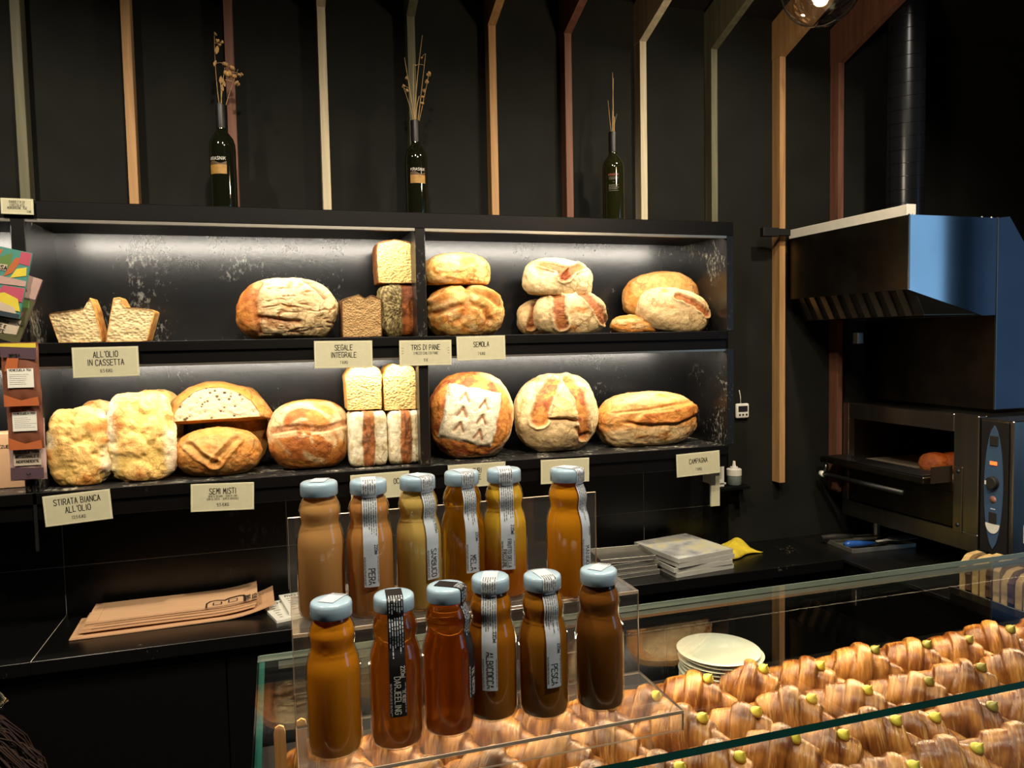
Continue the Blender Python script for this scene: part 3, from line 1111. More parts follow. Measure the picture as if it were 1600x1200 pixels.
# upper shelf -----------------------------------------------------------
SLICE_L = [(-.70, -1), (.95, -1), (.74, .42), (.56, 1.0), (.42, .62), (.30, .52), (-.96, .32), (-1, .22)]
SLICE_R = [(-1, -1), (.66, -1), (.98, .20), (1, .34), (.9, .42), (-.2, .55), (-.34, .68), (-.36, 1.0), (-.62, .96)]
cut_loaf("pale box-loaf half leaning left, above the ALL'OLIO IN CASSETTA card", (77, 466, 161, 535), 2.40, .11, SLICE_L, 'crumb_pale', ('cream', 'gold'), Z1, 1, .045)
cut_loaf("pale box-loaf half leaning right, beside its twin above the ALL'OLIO card", (163, 464, 243, 535), 2.40, .11, SLICE_R, 'crumb_pale', ('cream', 'gold'), Z1, 2, .05)
loaf('big round floury loaf with cracked crust alone in the upper left niche', (371, 434, 528, 531), 2.385, .20, pat_cracked, Z1, 2.35, 3, N=150, Mm=240, flat=.2, tilt=-.1)
cut_loaf('short dark rye half showing its brown cut face on the upper shelf', (533, 446, 597, 528), 2.375, .12, [(-.98, -1), (.98, -1), (1, .2), (.98, .50), (.5, .62), (.2, .5), (-.1, .66), (-.6, .55), (-.98, .44)], 'crumb_rye', ('rye', 'dark'), Z1, 4)
loaf('brown seed-coated rye loaf standing on end under the upright half loaf', (590, 443, 652, 528), 2.385, .13, pat_seedtop, Z1, 5, 5, 'bread_loaf', flat=.02)
cut_loaf('speckled square rye half perched on top of the seed-coated loaf', (588, 374, 647, 444), 2.39, .12, SQR, 'crumb', ('rye', 'brown'), None, 6)
loaf('round golden semolina loaf with a star-shaped score beside the black divider', (666, 443, 786, 528), 2.385, .19, pat_star, Z1, 2.4, 7, N=80, Mm=136, flat=.2)
loaf('flat-bottomed golden dome loaf lying on the star-scored semolina loaf', (660, 394, 766, 447), 2.40, .16, pat_plain('cream', 'gold', .4), None, 2.5, 8, flat=.5)
loaf('floury round loaf with twin brown splits in the middle of the right upper niche', (832, 453, 947, 526), 2.375, .16, pat_split([([(-.45, .75), (-.5, .1), (-.42, -.5)], .18), ([(.25, .85), (.55, .3), (.8, -.3)], .2)]), Z1, 2.4, 9, N=80, Mm=136, flat=.2)
loaf('brown floured loaf mostly hidden behind the twin-split loaf', (807, 466, 890, 526), 2.45, .10, pat_split([([(-.4, .6), (-.6, -.4)], .2)], .6), Z1, 2.3, 10, flat=.2)
loaf('small floury loaf with a curled brown top resting on the twin-split loaf', (817, 407, 926, 468), 2.39, .14, pat_split([([(-.55, .55), (-.1, .45), (-.02, .05)], .2), ([(.5, .7), (.2, .45), (.02, .1)], .17)], .9, 'tan'), None, 2.6, 11, flat=.25, roll=-.10)
loaf('smooth pale-brown dome loaf at the back of the pile by the right shelf end', (972, 426, 1091, 497), 2.455, .13, pat_plain('gold', 'tan', .15), None, 2.3, 12, flat=.3, roll=.08)
loaf('oval loaf with a floury belly lying in front of the smooth dome loaf', (994, 454, 1109, 524), 2.36, .13, pat_split([([(-.1, .55), (.35, .4), (.75, .1)], .17)], .75), None, 2.3, 13, roll=-.16)
loaf('low loaf end peeking out bottom left of the right-hand pile', (951, 491, 1040, 526), 2.395, .12, pat_plain('gold', 'tan', .4), Z1, 2.3, 14, flat=.4)
# lower shelf -----------------------------------------------------------
loaf('dimpled white flatbread slab standing at the far left of the lower shelf', (74, 634, 178, 771), 2.345, .07, pat_stirata, Z2, 3.4, 15, 'flatbread', N=90, Mm=150, flat=.03, tilt=-.10, lump=.03)
loaf('dimpled golden flatbread slab standing second from the left on the lower shelf', (168, 611, 277, 763), 2.345, .07, pat_stirata, Z2, 3.6, 16, 'flatbread', N=90, Mm=150, flat=.03, tilt=-.10, lump=.03)
loaf('smooth flatbread end showing behind the leftmost flatbread', (122, 624, 192, 760), 2.45, .06, pat_plain('cream', 'gold', .6), Z2, 3.2, 17, 'flatbread', flat=.03, tilt=-.06)
loaf('pale flatbread end showing behind the second flatbread', (205, 608, 288, 750), 2.45, .06, pat_plain('cream', 'pale', .5), Z2, 3.2, 18, 'flatbread', flat=.03, tilt=-.06)
loaf('big tan seeded loaf standing at the back of the SEMI MISTI pile', (322, 600, 421, 748), 2.465, .10, pat_seed([[(-.2, .9), (.3, .3)]]), Z2, 2.4, 19, flat=.1)
loaf('scored seeded loaf at the front of the SEMI MISTI pile', (274, 666, 410, 755), 2.365, .15, pat_seed([[(-.62, .45), (-.35, .0), (-.05, -.30)], [(.42, .55), (.15, .1), (-.05, -.30)]]), Z2, 2.3, 20, N=80, Mm=136, flat=.15)
cut_loaf('seeded half loaf showing open holey crumb on top of the SEMI MISTI pile', (269, 612, 409, 664), 2.42, .13, [(-1, -1), (1, -.92), (1, -.65), (.82, .05), (.5, .65), (.1, .98), (-.2, 1), (-.5, .75), (-.8, .15), (-.98, -.55)], 'crumb_semi', ('gold', 'tan'), None, 21, .04, bulge=.30)
loaf('round loaf with swirled flour rings and a split across its middle', (419, 624, 549, 744), 2.38, .17, pat_swirl, Z2, 2.4, 22, N=90, Mm=150, flat=.12, tilt=-.08)
loaf('floury box loaf with a golden-brown split standing under the left upright half', (542, 638, 603, 738), 2.36, .13, pat_boxcrust, Z2, 7, 23, flat=.01, lump=.015, N=72, Mm=120)
loaf('floury box loaf with a dark brown split next to the black divider', (601, 637, 658, 735), 2.36, .13, pat_boxcrust, Z2, 7, 24, flat=.01, lump=.015, N=72, Mm=120)
cut_loaf('pale half box loaf with flat cut face, left of the two atop floury loaves', (540, 571, 598, 641), 2.375, .13, PAN, 'crumb', ('cream', 'gold'), None, 25, .035)
cut_loaf('pale half box loaf with flat cut face, right of the two atop floury loaves', (598, 569, 651, 641), 2.375, .13, PAN, 'crumb', ('cream', 'gold'), None, 26, .035)
loaf('round loaf with a white floured square stencilled with wheat ears', (671, 581, 802, 718), 2.37, .16, pat_wheat, Z2, 2.3, 27, N=110, Mm=180, flat=.06, tilt=-.1)
loaf('round floury loaf with an A-shaped golden score', (802, 583, 934, 711), 2.385, .17, pat_aframe, Z2, 2.3, 28, N=110, Mm=180, flat=.06, tilt=-.1)
loaf('long oval country loaf with a lengthwise split at the right end of the lower shelf', (931, 611, 1087, 702), 2.39, .16, pat_campagna, Z2, 2.6, 29, N=100, Mm=160, flat=.12)

# ------------------------------------------------------------------ price cards


def price_card(label, corners, lines, Y=YF - .010, border=True, rays=False):
    """corners: pixel corners top-left, top-right, bottom-right, bottom-left; lines: (text, height, v, ink, align)"""
    P = [at_y(*c, Y) for c in corners]
    c = sum(P) / 4
    ux = (P[1] + P[2] - P[0] - P[3]) / 2
    uz = (P[0] + P[1] - P[2] - P[3]) / 2
    w, h = np.linalg.norm(ux), np.linalg.norm(uz)
    roll = math.atan2(ux[2], ux[0])
    t = thing('price_card', label, 'card', (c[0], Y, c[2]), 'bread price cards', (0, -roll, 0))
    Geo().box((0, 0, 0), (w, .0016, h), .0004).build('card', 'cream', t)
    if border:
        g = Geo()
        for z in (-h / 2 + .0035, h / 2 - .0035):
            g.box((0, -.0009, z), (w - .006, .0004, .0009))
        for x in (-w / 2 + .0035, w / 2 - .0035):
            g.box((x, -.0009, 0), (.0009, .0004, h - .006))
        g.build('border_line', 'card_edge', t)
    q = []
    q2 = []
    for txt, hh, v, ink, al in lines:
        qs, tw = text_quads(txt, hh * h, hh * h * (.13 if ink else .16), al, .04)
        x0 = {'c': 0, 'l': -w * .42, 'r': w * .42}[al]
        mx = w * .86
        sc = min(1, mx / max(tw, 1e-6))
        (q if ink else q2).extend([tuple((a * sc + x0, b + v * h) for a, b in k) for k in qs])
    if rays:
        for s in (-1, 1):
            for k in (-1, 0, 1):
                x, z = s * w * .42, k * h * .09 + h * .08
                q2.append(((x, z), (x, z + .0012), (x + s * .006, z + k * .002 + .0012), (x + s * .006, z + k * .002)))
    fn = lambda a, b: (a, -.0011, b)
    if q:
        lettering('lettering', q, fn, 'ink', t)
    if q2:
        lettering('small_print', q2, fn, 'ink_grey', t)
    return t


price_card("cream price card reading ALL'OLIO IN CASSETTA", [(112, 543), (216, 541), (218, 587), (114, 591)], [("ALL'OLIO", .19, .16, 1, 'c'), ('IN CASSETTA', .19, -.11, 1, 'c'), ('8.5 €/KG', .10, -.34, 0, 'c')])
price_card('cream price card reading SEGALE INTEGRALE', [(491, 533), (582, 532), (582, 574), (491, 576)], [('SEGALE', .19, .16, 1, 'c'), ('INTEGRALE', .19, -.11, 1, 'c'), ('7 €/KG', .10, -.34, 0, 'c')])
price_card('cream price card reading TRIS DI PANE', [(623, 532), (705, 531), (706, 570), (625, 572)], [('TRIS DI PANE', .20, .12, 1, 'c'), ('3 MEZZI CHILI DI PANE', .10, -.06, 0, 'c'), ('11 €', .11, -.34, 0, 'c')], rays=True)
price_card('cream price card reading SEMOLA', [(713, 526), (789, 524), (790, 561), (714, 564)], [('SEMOLA', .20, .06, 1, 'c'), ('7 €/KG', .11, -.28, 0, 'c')])
price_card("tilted cream price card reading STIRATA BIANCA ALL'OLIO", [(65, 776), (172, 764), (176, 810), (72, 824)], [('STIRATA BIANCA', .19, .16, 1, 'c'), ("ALL'OLIO", .19, -.11, 1, 'c'), ('13.5 €/KG', .10, -.34, 0, 'c')])
price_card('cream price card reading SEMI MISTI', [(298, 757), (397, 753), (397, 796), (298, 800)], [('SEMI MISTI', .20, .12, 1, 'c'), ('SEMI DI SESAMO - SEMI DI LINO', .07, 0, 0, 'c'), ('SEMI DI ZUCCA - SEMI DI GIRASOLE', .07, -.10, 0, 'c'), ('9.5 €/KG', .11, -.33, 0, 'c')])
price_card('cream price card ending in OCCO behind the bottles', [(548, 743), (640, 735), (640, 775), (548, 783)], [('OCCO', .20, .03, 1, 'r')])
price_card('cream price card ending in OURI ORE behind the bottles', [(700, 727), (790, 721), (790, 757), (700, 764)], [('OURI', .20, .10, 1, 'c'), ('ORE', .20, -.18, 1, 'c')])
price_card('blank-looking cream card behind the mango bottle', [(845, 719), (920, 715), (921, 752), (845, 757)], [])
price_card('cream price card reading CAMPAGNA at the right end of the shelf', [(1057, 711), (1125, 703), (1124, 739), (1057, 746)], [('CAMPAGNA', .20, .04, 1, 'c'), ('7 €/KG', .11, -.28, 0, 'c')])
price_card('small cream card for chocolate bars at the top left of the shelf', [(1, 309), (52, 311), (53, 336), (1, 334)], [('BARRETTA DI', .15, .20, 1, 'c'), ('CIOCCOLATO', .15, 0, 1, 'c'), ('MONORIGINE 70%', .15, -.18, 1, 'c'), ('3.8€', .13, -.38, 1, 'r')])

# ------------------------------------------------------------------ wine bottles with dried stems


def bez(a, b, c, n=8):
    a, b, c = Vector(a), Vector(b), Vector(c)
    return [(a * (1 - t) ** 2 + b * 2 * t * (1 - t) + c * t * t) for t in [i / n for i in range(n + 1)]]


WPROF = [(0, .004), (.020, .002), (.034, 0), (.0372, .004), (.0375, .012), (.0375, .178), (.0365, .190), (.032, .205), (.024, .217), (.0165, .226), (.0145, .234), (.0142, .296), (.0142, .300), (0, .300)]
CPROF = [(.0150, .236), (.0152, .240), (.0152, .302), (.0145, .3045), (.010, .3045), (.010, .300)]


def on_bottle(r, a):
    return lambda u, z: (r * math.sin(a + u / r), -r * math.cos(a + u / r), z)


def patch(name, r, a, w, z0, z1, mat, parent, n=10, wavy=None):
    """curved label patch on a cylinder, centred on angle a"""
    g = Geo()
    f = on_bottle(r, a)
    cols = []
    for k in range(n + 1):
        u = -w / 2 + w * k / n
        top = z1 if wavy is None else wavy(k / n)
        cols.append((g.bm.verts.new(f(u, z0)), g.bm.verts.new(f(u, top))))
    for p, q in zip(cols, cols[1:]):
        g.bm.faces.new((p[0], q[0], q[1], p[1]))
    return g.build(name, mat, parent, True)


def wine_bottle(label, px, pybase, pytop, ang, back=False):
    Yc = 2.325
    c = at_y(px, pybase, Yc)
    h = at_y(px, pytop, Yc)[2] - 2.080
    s = h / .3045
    t = thing('wine_bottle', label, 'bottle', (c[0], Yc, 2.080), 'wine bottles on top of the shelf')
    t.scale = (s * .98, s * .98, s)
    Geo().lathe(WPROF, 40).build('glass', 'wine_green' if back else 'wine', t, True, angle=1.0)
    Geo().lathe(CPROF, 32).build('capsule', 'capsule', t, True, angle=.8)
    R = .0378
    a0 = math.atan2(c[0], Yc) * -1
    a = ang + a0
    f = on_bottle(R + .0003, a)
    if not back:
        patch('label_band', R, a, .052, .100, .126, 'gold', t)
        k = [random.Random(5).uniform(.112, .124) for _ in range(20)]
        patch('label_landscape', R + .0001, a, .052, .126, .137, 'brownprint', t, 12, lambda v: .134 + .004 * math.sin(7 * v))
        q, _ = text_quads('KRASNIK', .0085, .0010, 'c', 0, .98)
        lettering('lettering', [tuple((x, z + .1395) for x, z in k) for k in q], f, 'white', t)
    else:
        q, _ = text_quads('KRASNIK', .0065, .0012, 'c', 0, .95)
        M.setdefault('redprint', plain('red_print', '7a3a2c', .6))
        lettering('lettering', [tuple((x, z + .152) for x, z in k) for k in q], f, 'redprint', t)
        rn = random.Random(3)
        q = []
        for i, z in enumerate((.146, .1425, .139, .130, .120, .1165, .113, .1095, .106, .1005)):
            x, e = -.017, .017 - (.004 if i % 3 == 2 else 0)
            if i == 3:
                x, e = -.003, .003
            while x < e:
                l = rn.uniform(.002, .006)
                q.append(((x, z), (min(x + l, e), z), (min(x + l, e), z + .0016), (x, z + .0016)))
                x += l + .0012
        lettering('small_print', q, f, 'ink_grey', t)
    return c[0], Yc, 2.080 + .3 * s


def px_pt(px, py, Y):
    return at_y(px, py, Y)


def stems(label, base, specs):
    bx, by, bz = base
    t = thing('dried_stems', label, 'dried flowers', (bx, by, bz), 'dried stems in the wine bottles')
    rn = random.Random(int(bx * 1000) % 97)
    for (px, py, r, mat, blobs) in specs:
        tip = Vector(px_pt(px, py, by + rn.uniform(-.02, .02))) - Vector((bx, by, bz))
        b = Vector((rn.uniform(-.005, .005), rn.uniform(-.005, .005), -.03))
        mid = (b + tip) / 2 + Vector((rn.uniform(-.012, .012), rn.uniform(-.01, .01), 0))
        pts = bez(b, mid, tip, 7)
        st = Geo().tube(pts, [r * (1 - .55 * i / 7) for i in range(8)], 6).build('stem', mat, t, True)
        for (dx, dy, rr, kind) in blobs:
            q = Vector(px_pt(px + dx, py + dy, by + rn.uniform(-.015, .015))) - Vector((bx, by, bz))
            g = Geo()
            if kind == 'leaf':
                d = Vector((rn.uniform(-.4, .4), rn.uniform(-.4, .4), 1)).normalized()
                s = d.cross(Vector((0, 1, 0))).normalized()
                n = d.cross(s) * .0009
                L = rr * 2.6
                out = [q - d * L * .5, q - d * L * .1 + s * rr * .55, q + d * L * .25 + s * rr * .4, q + d * L * .5, q + d * L * .2 - s * rr * .5, q - d * L * .15 - s * rr * .5]
                a = [g.bm.verts.new(p + n) for p in out]
                b2 = [g.bm.verts.new(p - n) for p in out]
                g.bm.faces.new(a)
                g.bm.faces.new(b2[::-1])
                for k in range(6):
                    g.bm.faces.new((a[k], b2[k], b2[(k + 1) % 6], a[(k + 1) % 6]))
                g.build('leaf', 'petal', t)
            else:
                for k in range(5):
                    u = k * 2 * PI / 5 + rn.random()
                    v = rn.uniform(-.6, .9)
                    g.ball(q + Vector((math.cos(u), math.sin(u), v)) * rr * .55, rr * .55, 7, (1, 1, 1.3))
                g.ball(q, rr * .6, 7)
                g.build('flower', 'petal', t, True)
            nearest = min(pts, key=lambda p: (p - q).length)
            if (nearest - q).length > .006:
                Geo().tube([nearest, (nearest + q) / 2 + Vector((0, 0, .003)), q], .0006, 5).build('twig', 'straw', t, True)


random.seed(2)
b1 = wine_bottle('dark wine bottle with gold label and dried flowers, leftmost on the shelf top', 351, 318, 164, -.42)
b2 = wine_bottle('dark wine bottle with gold landscape label, middle one on the shelf top', 652, 332, 189, .16)
b3 = wine_bottle('olive wine bottle showing its small-print back label, right end of the shelf top', 959, 343, 207, .03, True)
stems('bunch of dried papery flowers in the leftmost wine bottle', b1, [
    (335, 50, .0011, 'straw', [(2, 4, .004, 'f'), (5, 14, .005, 'f'), (8, 20, .005, 'f'), (4, 28, .010, 'leaf'), (12, 16, .004, 'f')]),
    (352, 100, .0016, 'straw', [(0, 0, .008, 'f'), (10, 8, .009, 'f'), (4, 16, .011, 'f'), (14, 20, .008, 'f'), (-16, -1, .008, 'leaf'), (20, 32, .006, 'f'), (26, 16, .004, 'f'), (-2, 30, .008, 'leaf')]),
    (372, 108, .0009, 'straw', [(2, 10, .005, 'f'), (-2, 22, .006, 'f')]),
    (345, 125, .0018, 'straw', [(0, 0, .009, 'leaf'), (2, 12, .008, 'leaf')])])
stems('spray of thin dried twigs in the middle wine bottle', b2, [
    (660, 55, .0016, 'straw', []), (632, 90, .0016, 'straw', [(3, 32, .004, 'f'), (-2, 45, .004, 'f')]), (665, 84, .0014, 'straw', [(-6, 6, .003, 'f'), (-16, 18, .003, 'f')]),
    (670, 116, .0012, 'straw', [(0, 0, .007, 'f'), (-3, 12, .006, 'f'), (-8, 26, .005, 'f'), (-9, 36, .005, 'f'), (-10, 46, .005, 'f')]),
    (631, 138, .001, 'straw', [(0, -4, .004, 'f'), (5, 4, .005, 'f')]), (646, 100, .0018, 'straw', []), (655, 150, .0022, 'straw', [])])
stems('few straight dried straws in the right-hand wine bottle', b3, [
    (957, 113, .0016, 'straw', []), (958.5, 122, .0022, 'straw', []), (950, 157, .0010, 'straw', []), (964, 178, .0009, 'straw', []), (960, 182, .0026, 'straw', [])])

# ------------------------------------------------------------------ chocolate bars and bags at the left post
M['art'] = {}
for k, c in dict(teal='3f7f74', pink='a8485c', yellow='c9b83a', orange='a85a30', green='55753a', bone='b5a894', navy='26343c', plum='4d3a42', rust='74452f', skinp='a98d84', olive='4a4a2c').items():
    M['a_' + k] = plain('print_' + k, c, .5, vary=.06)


def flat_poly(name, pts, mat, parent, y):
    g = Geo()
    g.prism(pts, lambda u, v, t: (u, t, v), y, y + .0004)
    return g.build(name, mat, parent)


def bar(label, px, py, w, h, roll, Y, shapes, back, letters=()):
    c = at_y(px, py, Y)
    t = thing('chocolate_bar', label, 'chocolate bar', (c[0], Y, c[2]), None, (0, -roll, 0))
    Geo().box((0, 0, 0), (w, .010, h), .001).build('wrapper', back, t)
    for i, (m, pts) in enumerate(shapes):
        flat_poly('printed_shape', [(u * w / 2, v * h / 2) for u, v in pts], 'a_' + m, t, -.0056 - .0002 * i)
    for txt, u, v, hh, ink in letters:
        q, _ = text_quads(txt, hh, hh * .2, 'c', 0, .9)
        lettering('lettering', [tuple((a + u * w / 2, b + v * h / 2) for a, b in k) for k in q], lambda a, b: (a, -.0078, b), ink, t)
    return t


bar('dark green chocolate bar behind the colourful one, left post', 12, 476, .11, .175, -.36, 2.232,
    [('olive', [(-1, -1), (1, -1), (1, .35), (-1, .2)]), ('skinp', [(-1, .25), (1, .38), (1, 1), (-1, 1)]), ('rust', [(-.2, .55), (.6, .52), (.4, .75), (-.1, .7)]), ('green', [(-.3, -.1), (.9, .1), (.8, .3), (0, .25)]),
     ('pink', [(-.6, -.42), (.72, -.22), (.72, -.08), (-.6, -.28)]), ('bone', [(-.75, -.95), (.78, -.75), (.78, -.32), (-.75, -.5)])], 'a_plum',
    [('LATERIA', 0, -.52, .007, 'ink'), ('ALE E', .05, -.66, .007, 'ink'), ('IENTE', .05, -.80, .007, 'ink')])
bar('colourful illustrated chocolate bar, topmost at the left post', 4, 440, .105, .17, -.22, 2.216,
    [('teal', [(-1, .3), (1, .3), (1, 1), (-1, 1)]), ('orange', [(-.9, .4), (-.4, .5), (-.2, .95), (-.8, .8)]), ('green', [(-.45, .3), (.25, .45), (.2, .9), (-.25, .7)]), ('orange', [(.0, .15), (.35, .3), (.7, .82), (.35, .75)]), ('yellow', [(.3, .15), (.95, .3), (.9, .55), (.5, .45)]),
     ('pink', [(.55, .62), (1, .60), (1, .98), (.55, .98)]), ('bone', [(-.5, .30), (.1, .34), (.1, .52), (-.5, .48)]), ('skinp', [(-1, -.12), (1, -.02), (1, .14), (-1, .18)]),
     ('pink', [(-.2, -.45), (1, -.5), (1, -.08), (.1, -.1)]), ('yellow', [(-1, -.72), (1, -.78), (.8, -.42), (.2, -.3), (-.3, -.42), (-1, -.35)]), ('bone', [(-1, -.9), (.9, -.9), (.7, -.68), (0, -.58), (-1, -.6)]), ('navy', [(-1, -1), (1, -1), (1, -.86), (-1, -.84)])], 'a_teal',
    [('BRISA', -.2, .36, .009, 'ink')])


def choc_bag(label, corners, Y, mats, sticker, words, pale=False):
    P = [at_y(*c, Y) for c in corners]
    c = sum(P) / 4
    w = np.linalg.norm((P[1] + P[2] - P[0] - P[3]) / 2)
    h = np.linalg.norm((P[0] + P[1] - P[2] - P[3]) / 2)
    t = thing('chocolate_bag', label, 'bag', (c[0], Y, c[2]), 'chocolate bags hanging on the left post')
    N, K = 16, 24
    V, Fq = [], []
    for sgn in (-1, 1):
        for j in range(K + 1):
            for i in range(N + 1):
                u, v = i / N * 2 - 1, j / K * 2 - 1
                puff = (1 - abs(u) ** 3) * (1 - min(1, abs(v) / .9) ** 4)
                y = sgn * (.0006 + .010 * puff) + .0016 * math.sin(u * 9 + v * 6) * (1 - puff)
                V.append((u * w / 2, y, v * h / 2))
        o = 0 if sgn < 0 else (N + 1) * (K + 1)
        for j in range(K):
            for i in range(N):
                a = o + j * (N + 1) + i
                q = (a, a + 1, a + N + 2, a + N + 1)
                Fq.append(q if sgn < 0 else q[::-1])
    np_mesh('pouch', V, Fq, mats[0], None, t)
    for i, (m, pts) in enumerate(mats[1]):
        flat_poly('printed_patch', [(u * w / 2, v * h / 2) for u, v in pts], m, t, -.0125 - .0002 * i)
    sx, sz, sw, shh = sticker
    if sw:
        Geo().box((sx * w / 2, -.0135, sz * h / 2), (sw * w, .0006, shh * h), .0002).build('sticker', 'strip' if pale else 'paper', t)
    q = []
    rn = random.Random(int(px_seed(corners)))
    for txt, u, v, hh in words:
        qs, tw = text_quads(txt, hh, hh * .2, 'c', 0, .85)
        q += [tuple((a + u * w / 2, b + v * h / 2) for a, b in k) for k in qs]
    if sw:
        for k in range(6):
            z = sz * h / 2 + shh * h * (.18 - .1 * k)
            x = sx * w / 2 - sw * w * .42
            e = sx * w / 2 + sw * w * rn.uniform(.1, .42)
            while x < e:
                l = rn.uniform(.002, .006)
                q.append(((x, z), (x + l, z), (x + l, z + .0007), (x, z + .0007)))
                x += l + .001
    lettering('lettering', q, lambda a, b: (a, -.0142, b), 'ink', t)
    g = Geo()
    for k in range(26):
        g.box((w * (k / 25 - .5) * .98, -.0012, h / 2 - .004), (w / 60, .0008, .006))
    g.build('seal_edge', 'a_rust' if not pale else 'strip', t)
    return t


def px_seed(c):
    return c[0][0] * 3 + c[0][1]


foil = ('a_rust', [('a_orange', [(-.9, -1), (.95, -1), (.9, -.72), (0, -.82), (-.9, -.62)]), ('a_plum', [(-.95, .55), (.95, .45), (.95, .85), (-.95, .9)]), ('a_yellow', [(-.95, .88), (.95, .82), (.95, .97), (-.95, .97)]), ('a_orange', [(-.8, .1), (-.1, .15), (.0, .5), (-.6, .52)])])
choc_bag('glossy brown chocolate bag with white sticker, lowest and palest behind the others', [(15, 660), (73, 648), (70, 750), (14, 750)], 2.236, ('a_skinp', [('a_plum', [(-.9, -.95), (.9, -.95), (.9, -.6), (-.9, -.55)]), ('a_bone', [(-.7, -.5), (.8, -.5), (.8, .05), (-.7, .05)])]), (0, .3, .7, .3), [('CIOCCOLATERIA', .05, -.1, .006), ('ARTIGIANALE E', .05, -.25, .006), ('INDIPENDENTE', .05, -.4, .006)], True)
choc_bag('orange-brown chocolate bag with white sticker, second one down on the left post', [(12, 604), (68, 600), (66, 700), (11, 703)], 2.216, foil, (.05, -.12, .68, .30), [('VENEZUELA 70%', .05, .10, .005)])
choc_bag('orange-brown chocolate bag with white sticker, uppermost one on the left post', [(2, 536), (60, 534), (64, 632), (5, 636)], 2.196, foil, (.05, -.12, .70, .30), [('VENEZUELA 70%', .05, .10, .005), ('BRISA', -.2, .55, .007)])
g = Geo()
hk = thing('hanging_hook', 'thin metal hook strip carrying the chocolate bags on the left post', 'hook', (-.612, YF - .001, 1.50))
Geo().b2(-.004, .004, -.003, 0, -.33, .30).build('strip', 'iron', hk)
for z in (.26, .06, -.12):
    Geo().tube([(0, -.002, z), (0, -.05, z), (0, -.056, z + .006)], .0012, 6).build('prong', 'iron', hk, True)
lc = at_y(5, 722, 2.262)
bk = thing('product_box', 'kraft product box half out of view behind the hanging bags', 'box', (lc[0], 2.40, Z2))
Geo().box((-.03, 0, .075), (.10, .08, .15), .002).build('carton', 'kraft', bk)
q, _ = text_quads('VENEZUELA', .008, .0015, 'c', 0, .9)
lettering('lettering', [tuple((a - .03, b + .11) for a, b in k) for k in q], lambda a, b: (a, -.0405, b), 'ink', bk)

# ------------------------------------------------------------------ worktop things
# kraft bags
zs = Z_W
rn = random.Random(4)
A, B = np.array([-.556, 2.325]), np.array([-.045, 2.345])


def kraft_bag(label, x0, x1, y0, y1, z, th, skew, mat, logo=False, lift=0.):
    t = thing('paper_bag', label, 'paper bag', ((x0 + x1) / 2, (y0 + y1) / 2, z), 'kraft bags stacked on the worktop', (0, 0, skew))
    w, d = x1 - x0, y1 - y0
    N, K = 24, 6
    V, Fq = [], []
    for s in (0, 1):
        for j in range(K + 1):
            for i in range(N + 1):
                u, v = i / N, j / K
                zz = lift * max(0, (u - .72) / .28) ** 2 + .0015 * math.sin(u * 5 + v * 2 + z * 900) * (u * (1 - u)) * 2 + .0015
                V.append(((u - .5) * w, (v - .5) * d, zz + s * th))
    n = (N + 1) * (K + 1)
    for j in range(K):
        for i in range(N):
            a = j * (N + 1) + i
            Fq.append((a, a + N + 1, a + N + 2, a + 1))
            Fq.append((n + a, n + a + 1, n + a + N + 2, n + a + N + 1))
    ring = [i for i in range(N + 1)] + [(N + 1) * j + N for j in range(1, K + 1)] + [(N + 1) * K + i for i in range(N - 1, -1, -1)] + [(N + 1) * j for j in range(K - 1, 0, -1)]
    for a, b in zip(ring, ring[1:] + ring[:1]):
        Fq.append((a, b, n + b, n + a))
    np_mesh('bag_sheet', V, Fq, mat, None, t, smooth=False)
    zt = lambda u: lift * max(0, (u / w + .5 - .72) / .28) ** 2 + .0030 + th
    Geo().b2(-w / 2 + .002, -w / 2 + .03, -d / 2 + .004, d / 2 - .004, th + .002, th + .0032).build('folded_end', mat, t)
    if logo:
        # logo: a rounded double-bowl mark lying on its side, with two lines of lettering
        f = lambda a, b: (a, b, zt(a) + .0004)
        q = []

        def stroke(pl, th2):
            for (a, b), (c, e) in zip(pl, pl[1:]):
                p, r = Vector((a, b)), Vector((c, e))
                tt = (r - p).normalized()
                nn = Vector((-tt.y, tt.x)) * th2 / 2
                ex = tt * th2 * .3
                q.append(tuple((k.x, k.y) for k in (p - ex + nn, p - ex - nn, r + ex - nn, r + ex + nn)))
        ox, oy = .085, -.085
        s = .0062
        P = lambda a, b: (ox + a * s, oy + b * s)
        stroke([P(0, 0), P(0, 6), P(1.5, 8.5), P(4, 9.2), P(6.5, 8.2), P(8, 7.4)], .0045)
        stroke([P(8, 7.4), P(10, 9.2), P(14, 9.8), P(16.5, 8.8), P(17, 6), P(17, 0)], .0065)
        stroke([P(0, 0), P(17, 0)], .0012)
        stroke([P(3, 5.8), P(3, 2.6), P(6.6, 2.6), P(6.6, 5.8)], .003)
        stroke([P(3, 6), P(6.6, 6)], .0016)
        stroke([P(9.8, 6.6), P(9.8, 3), P(13.6, 3)], .003)
        stroke([P(9.8, 6.8), P(13.6, 6.8), P(13.6, 3)], .0022)
        lettering('logo', q, f, 'ink', t)
        q2 = []
        for txt, xx in (('FORNO', .206), ('BRISA', .224)):
            qs, _ = text_quads(txt, .012, .0024, 'l', 0, .9)
            q2 += [tuple((xx - b, -.088 + a) for a, b in k) for k in qs]
        lettering('lettering', q2, f, 'ink', t)
        q3 = []
        for txt, xx in (('MADE IN', .236), ('BOLOGNA', .243)):
            qs, _ = text_quads(txt, .0045, .0008, 'l', 0, .9)
            q3 += [tuple((xx - b, -.086 + a) for a, b in k) for k in qs]
        lettering('small_print', q3, f, 'ink_grey', t)
    return t


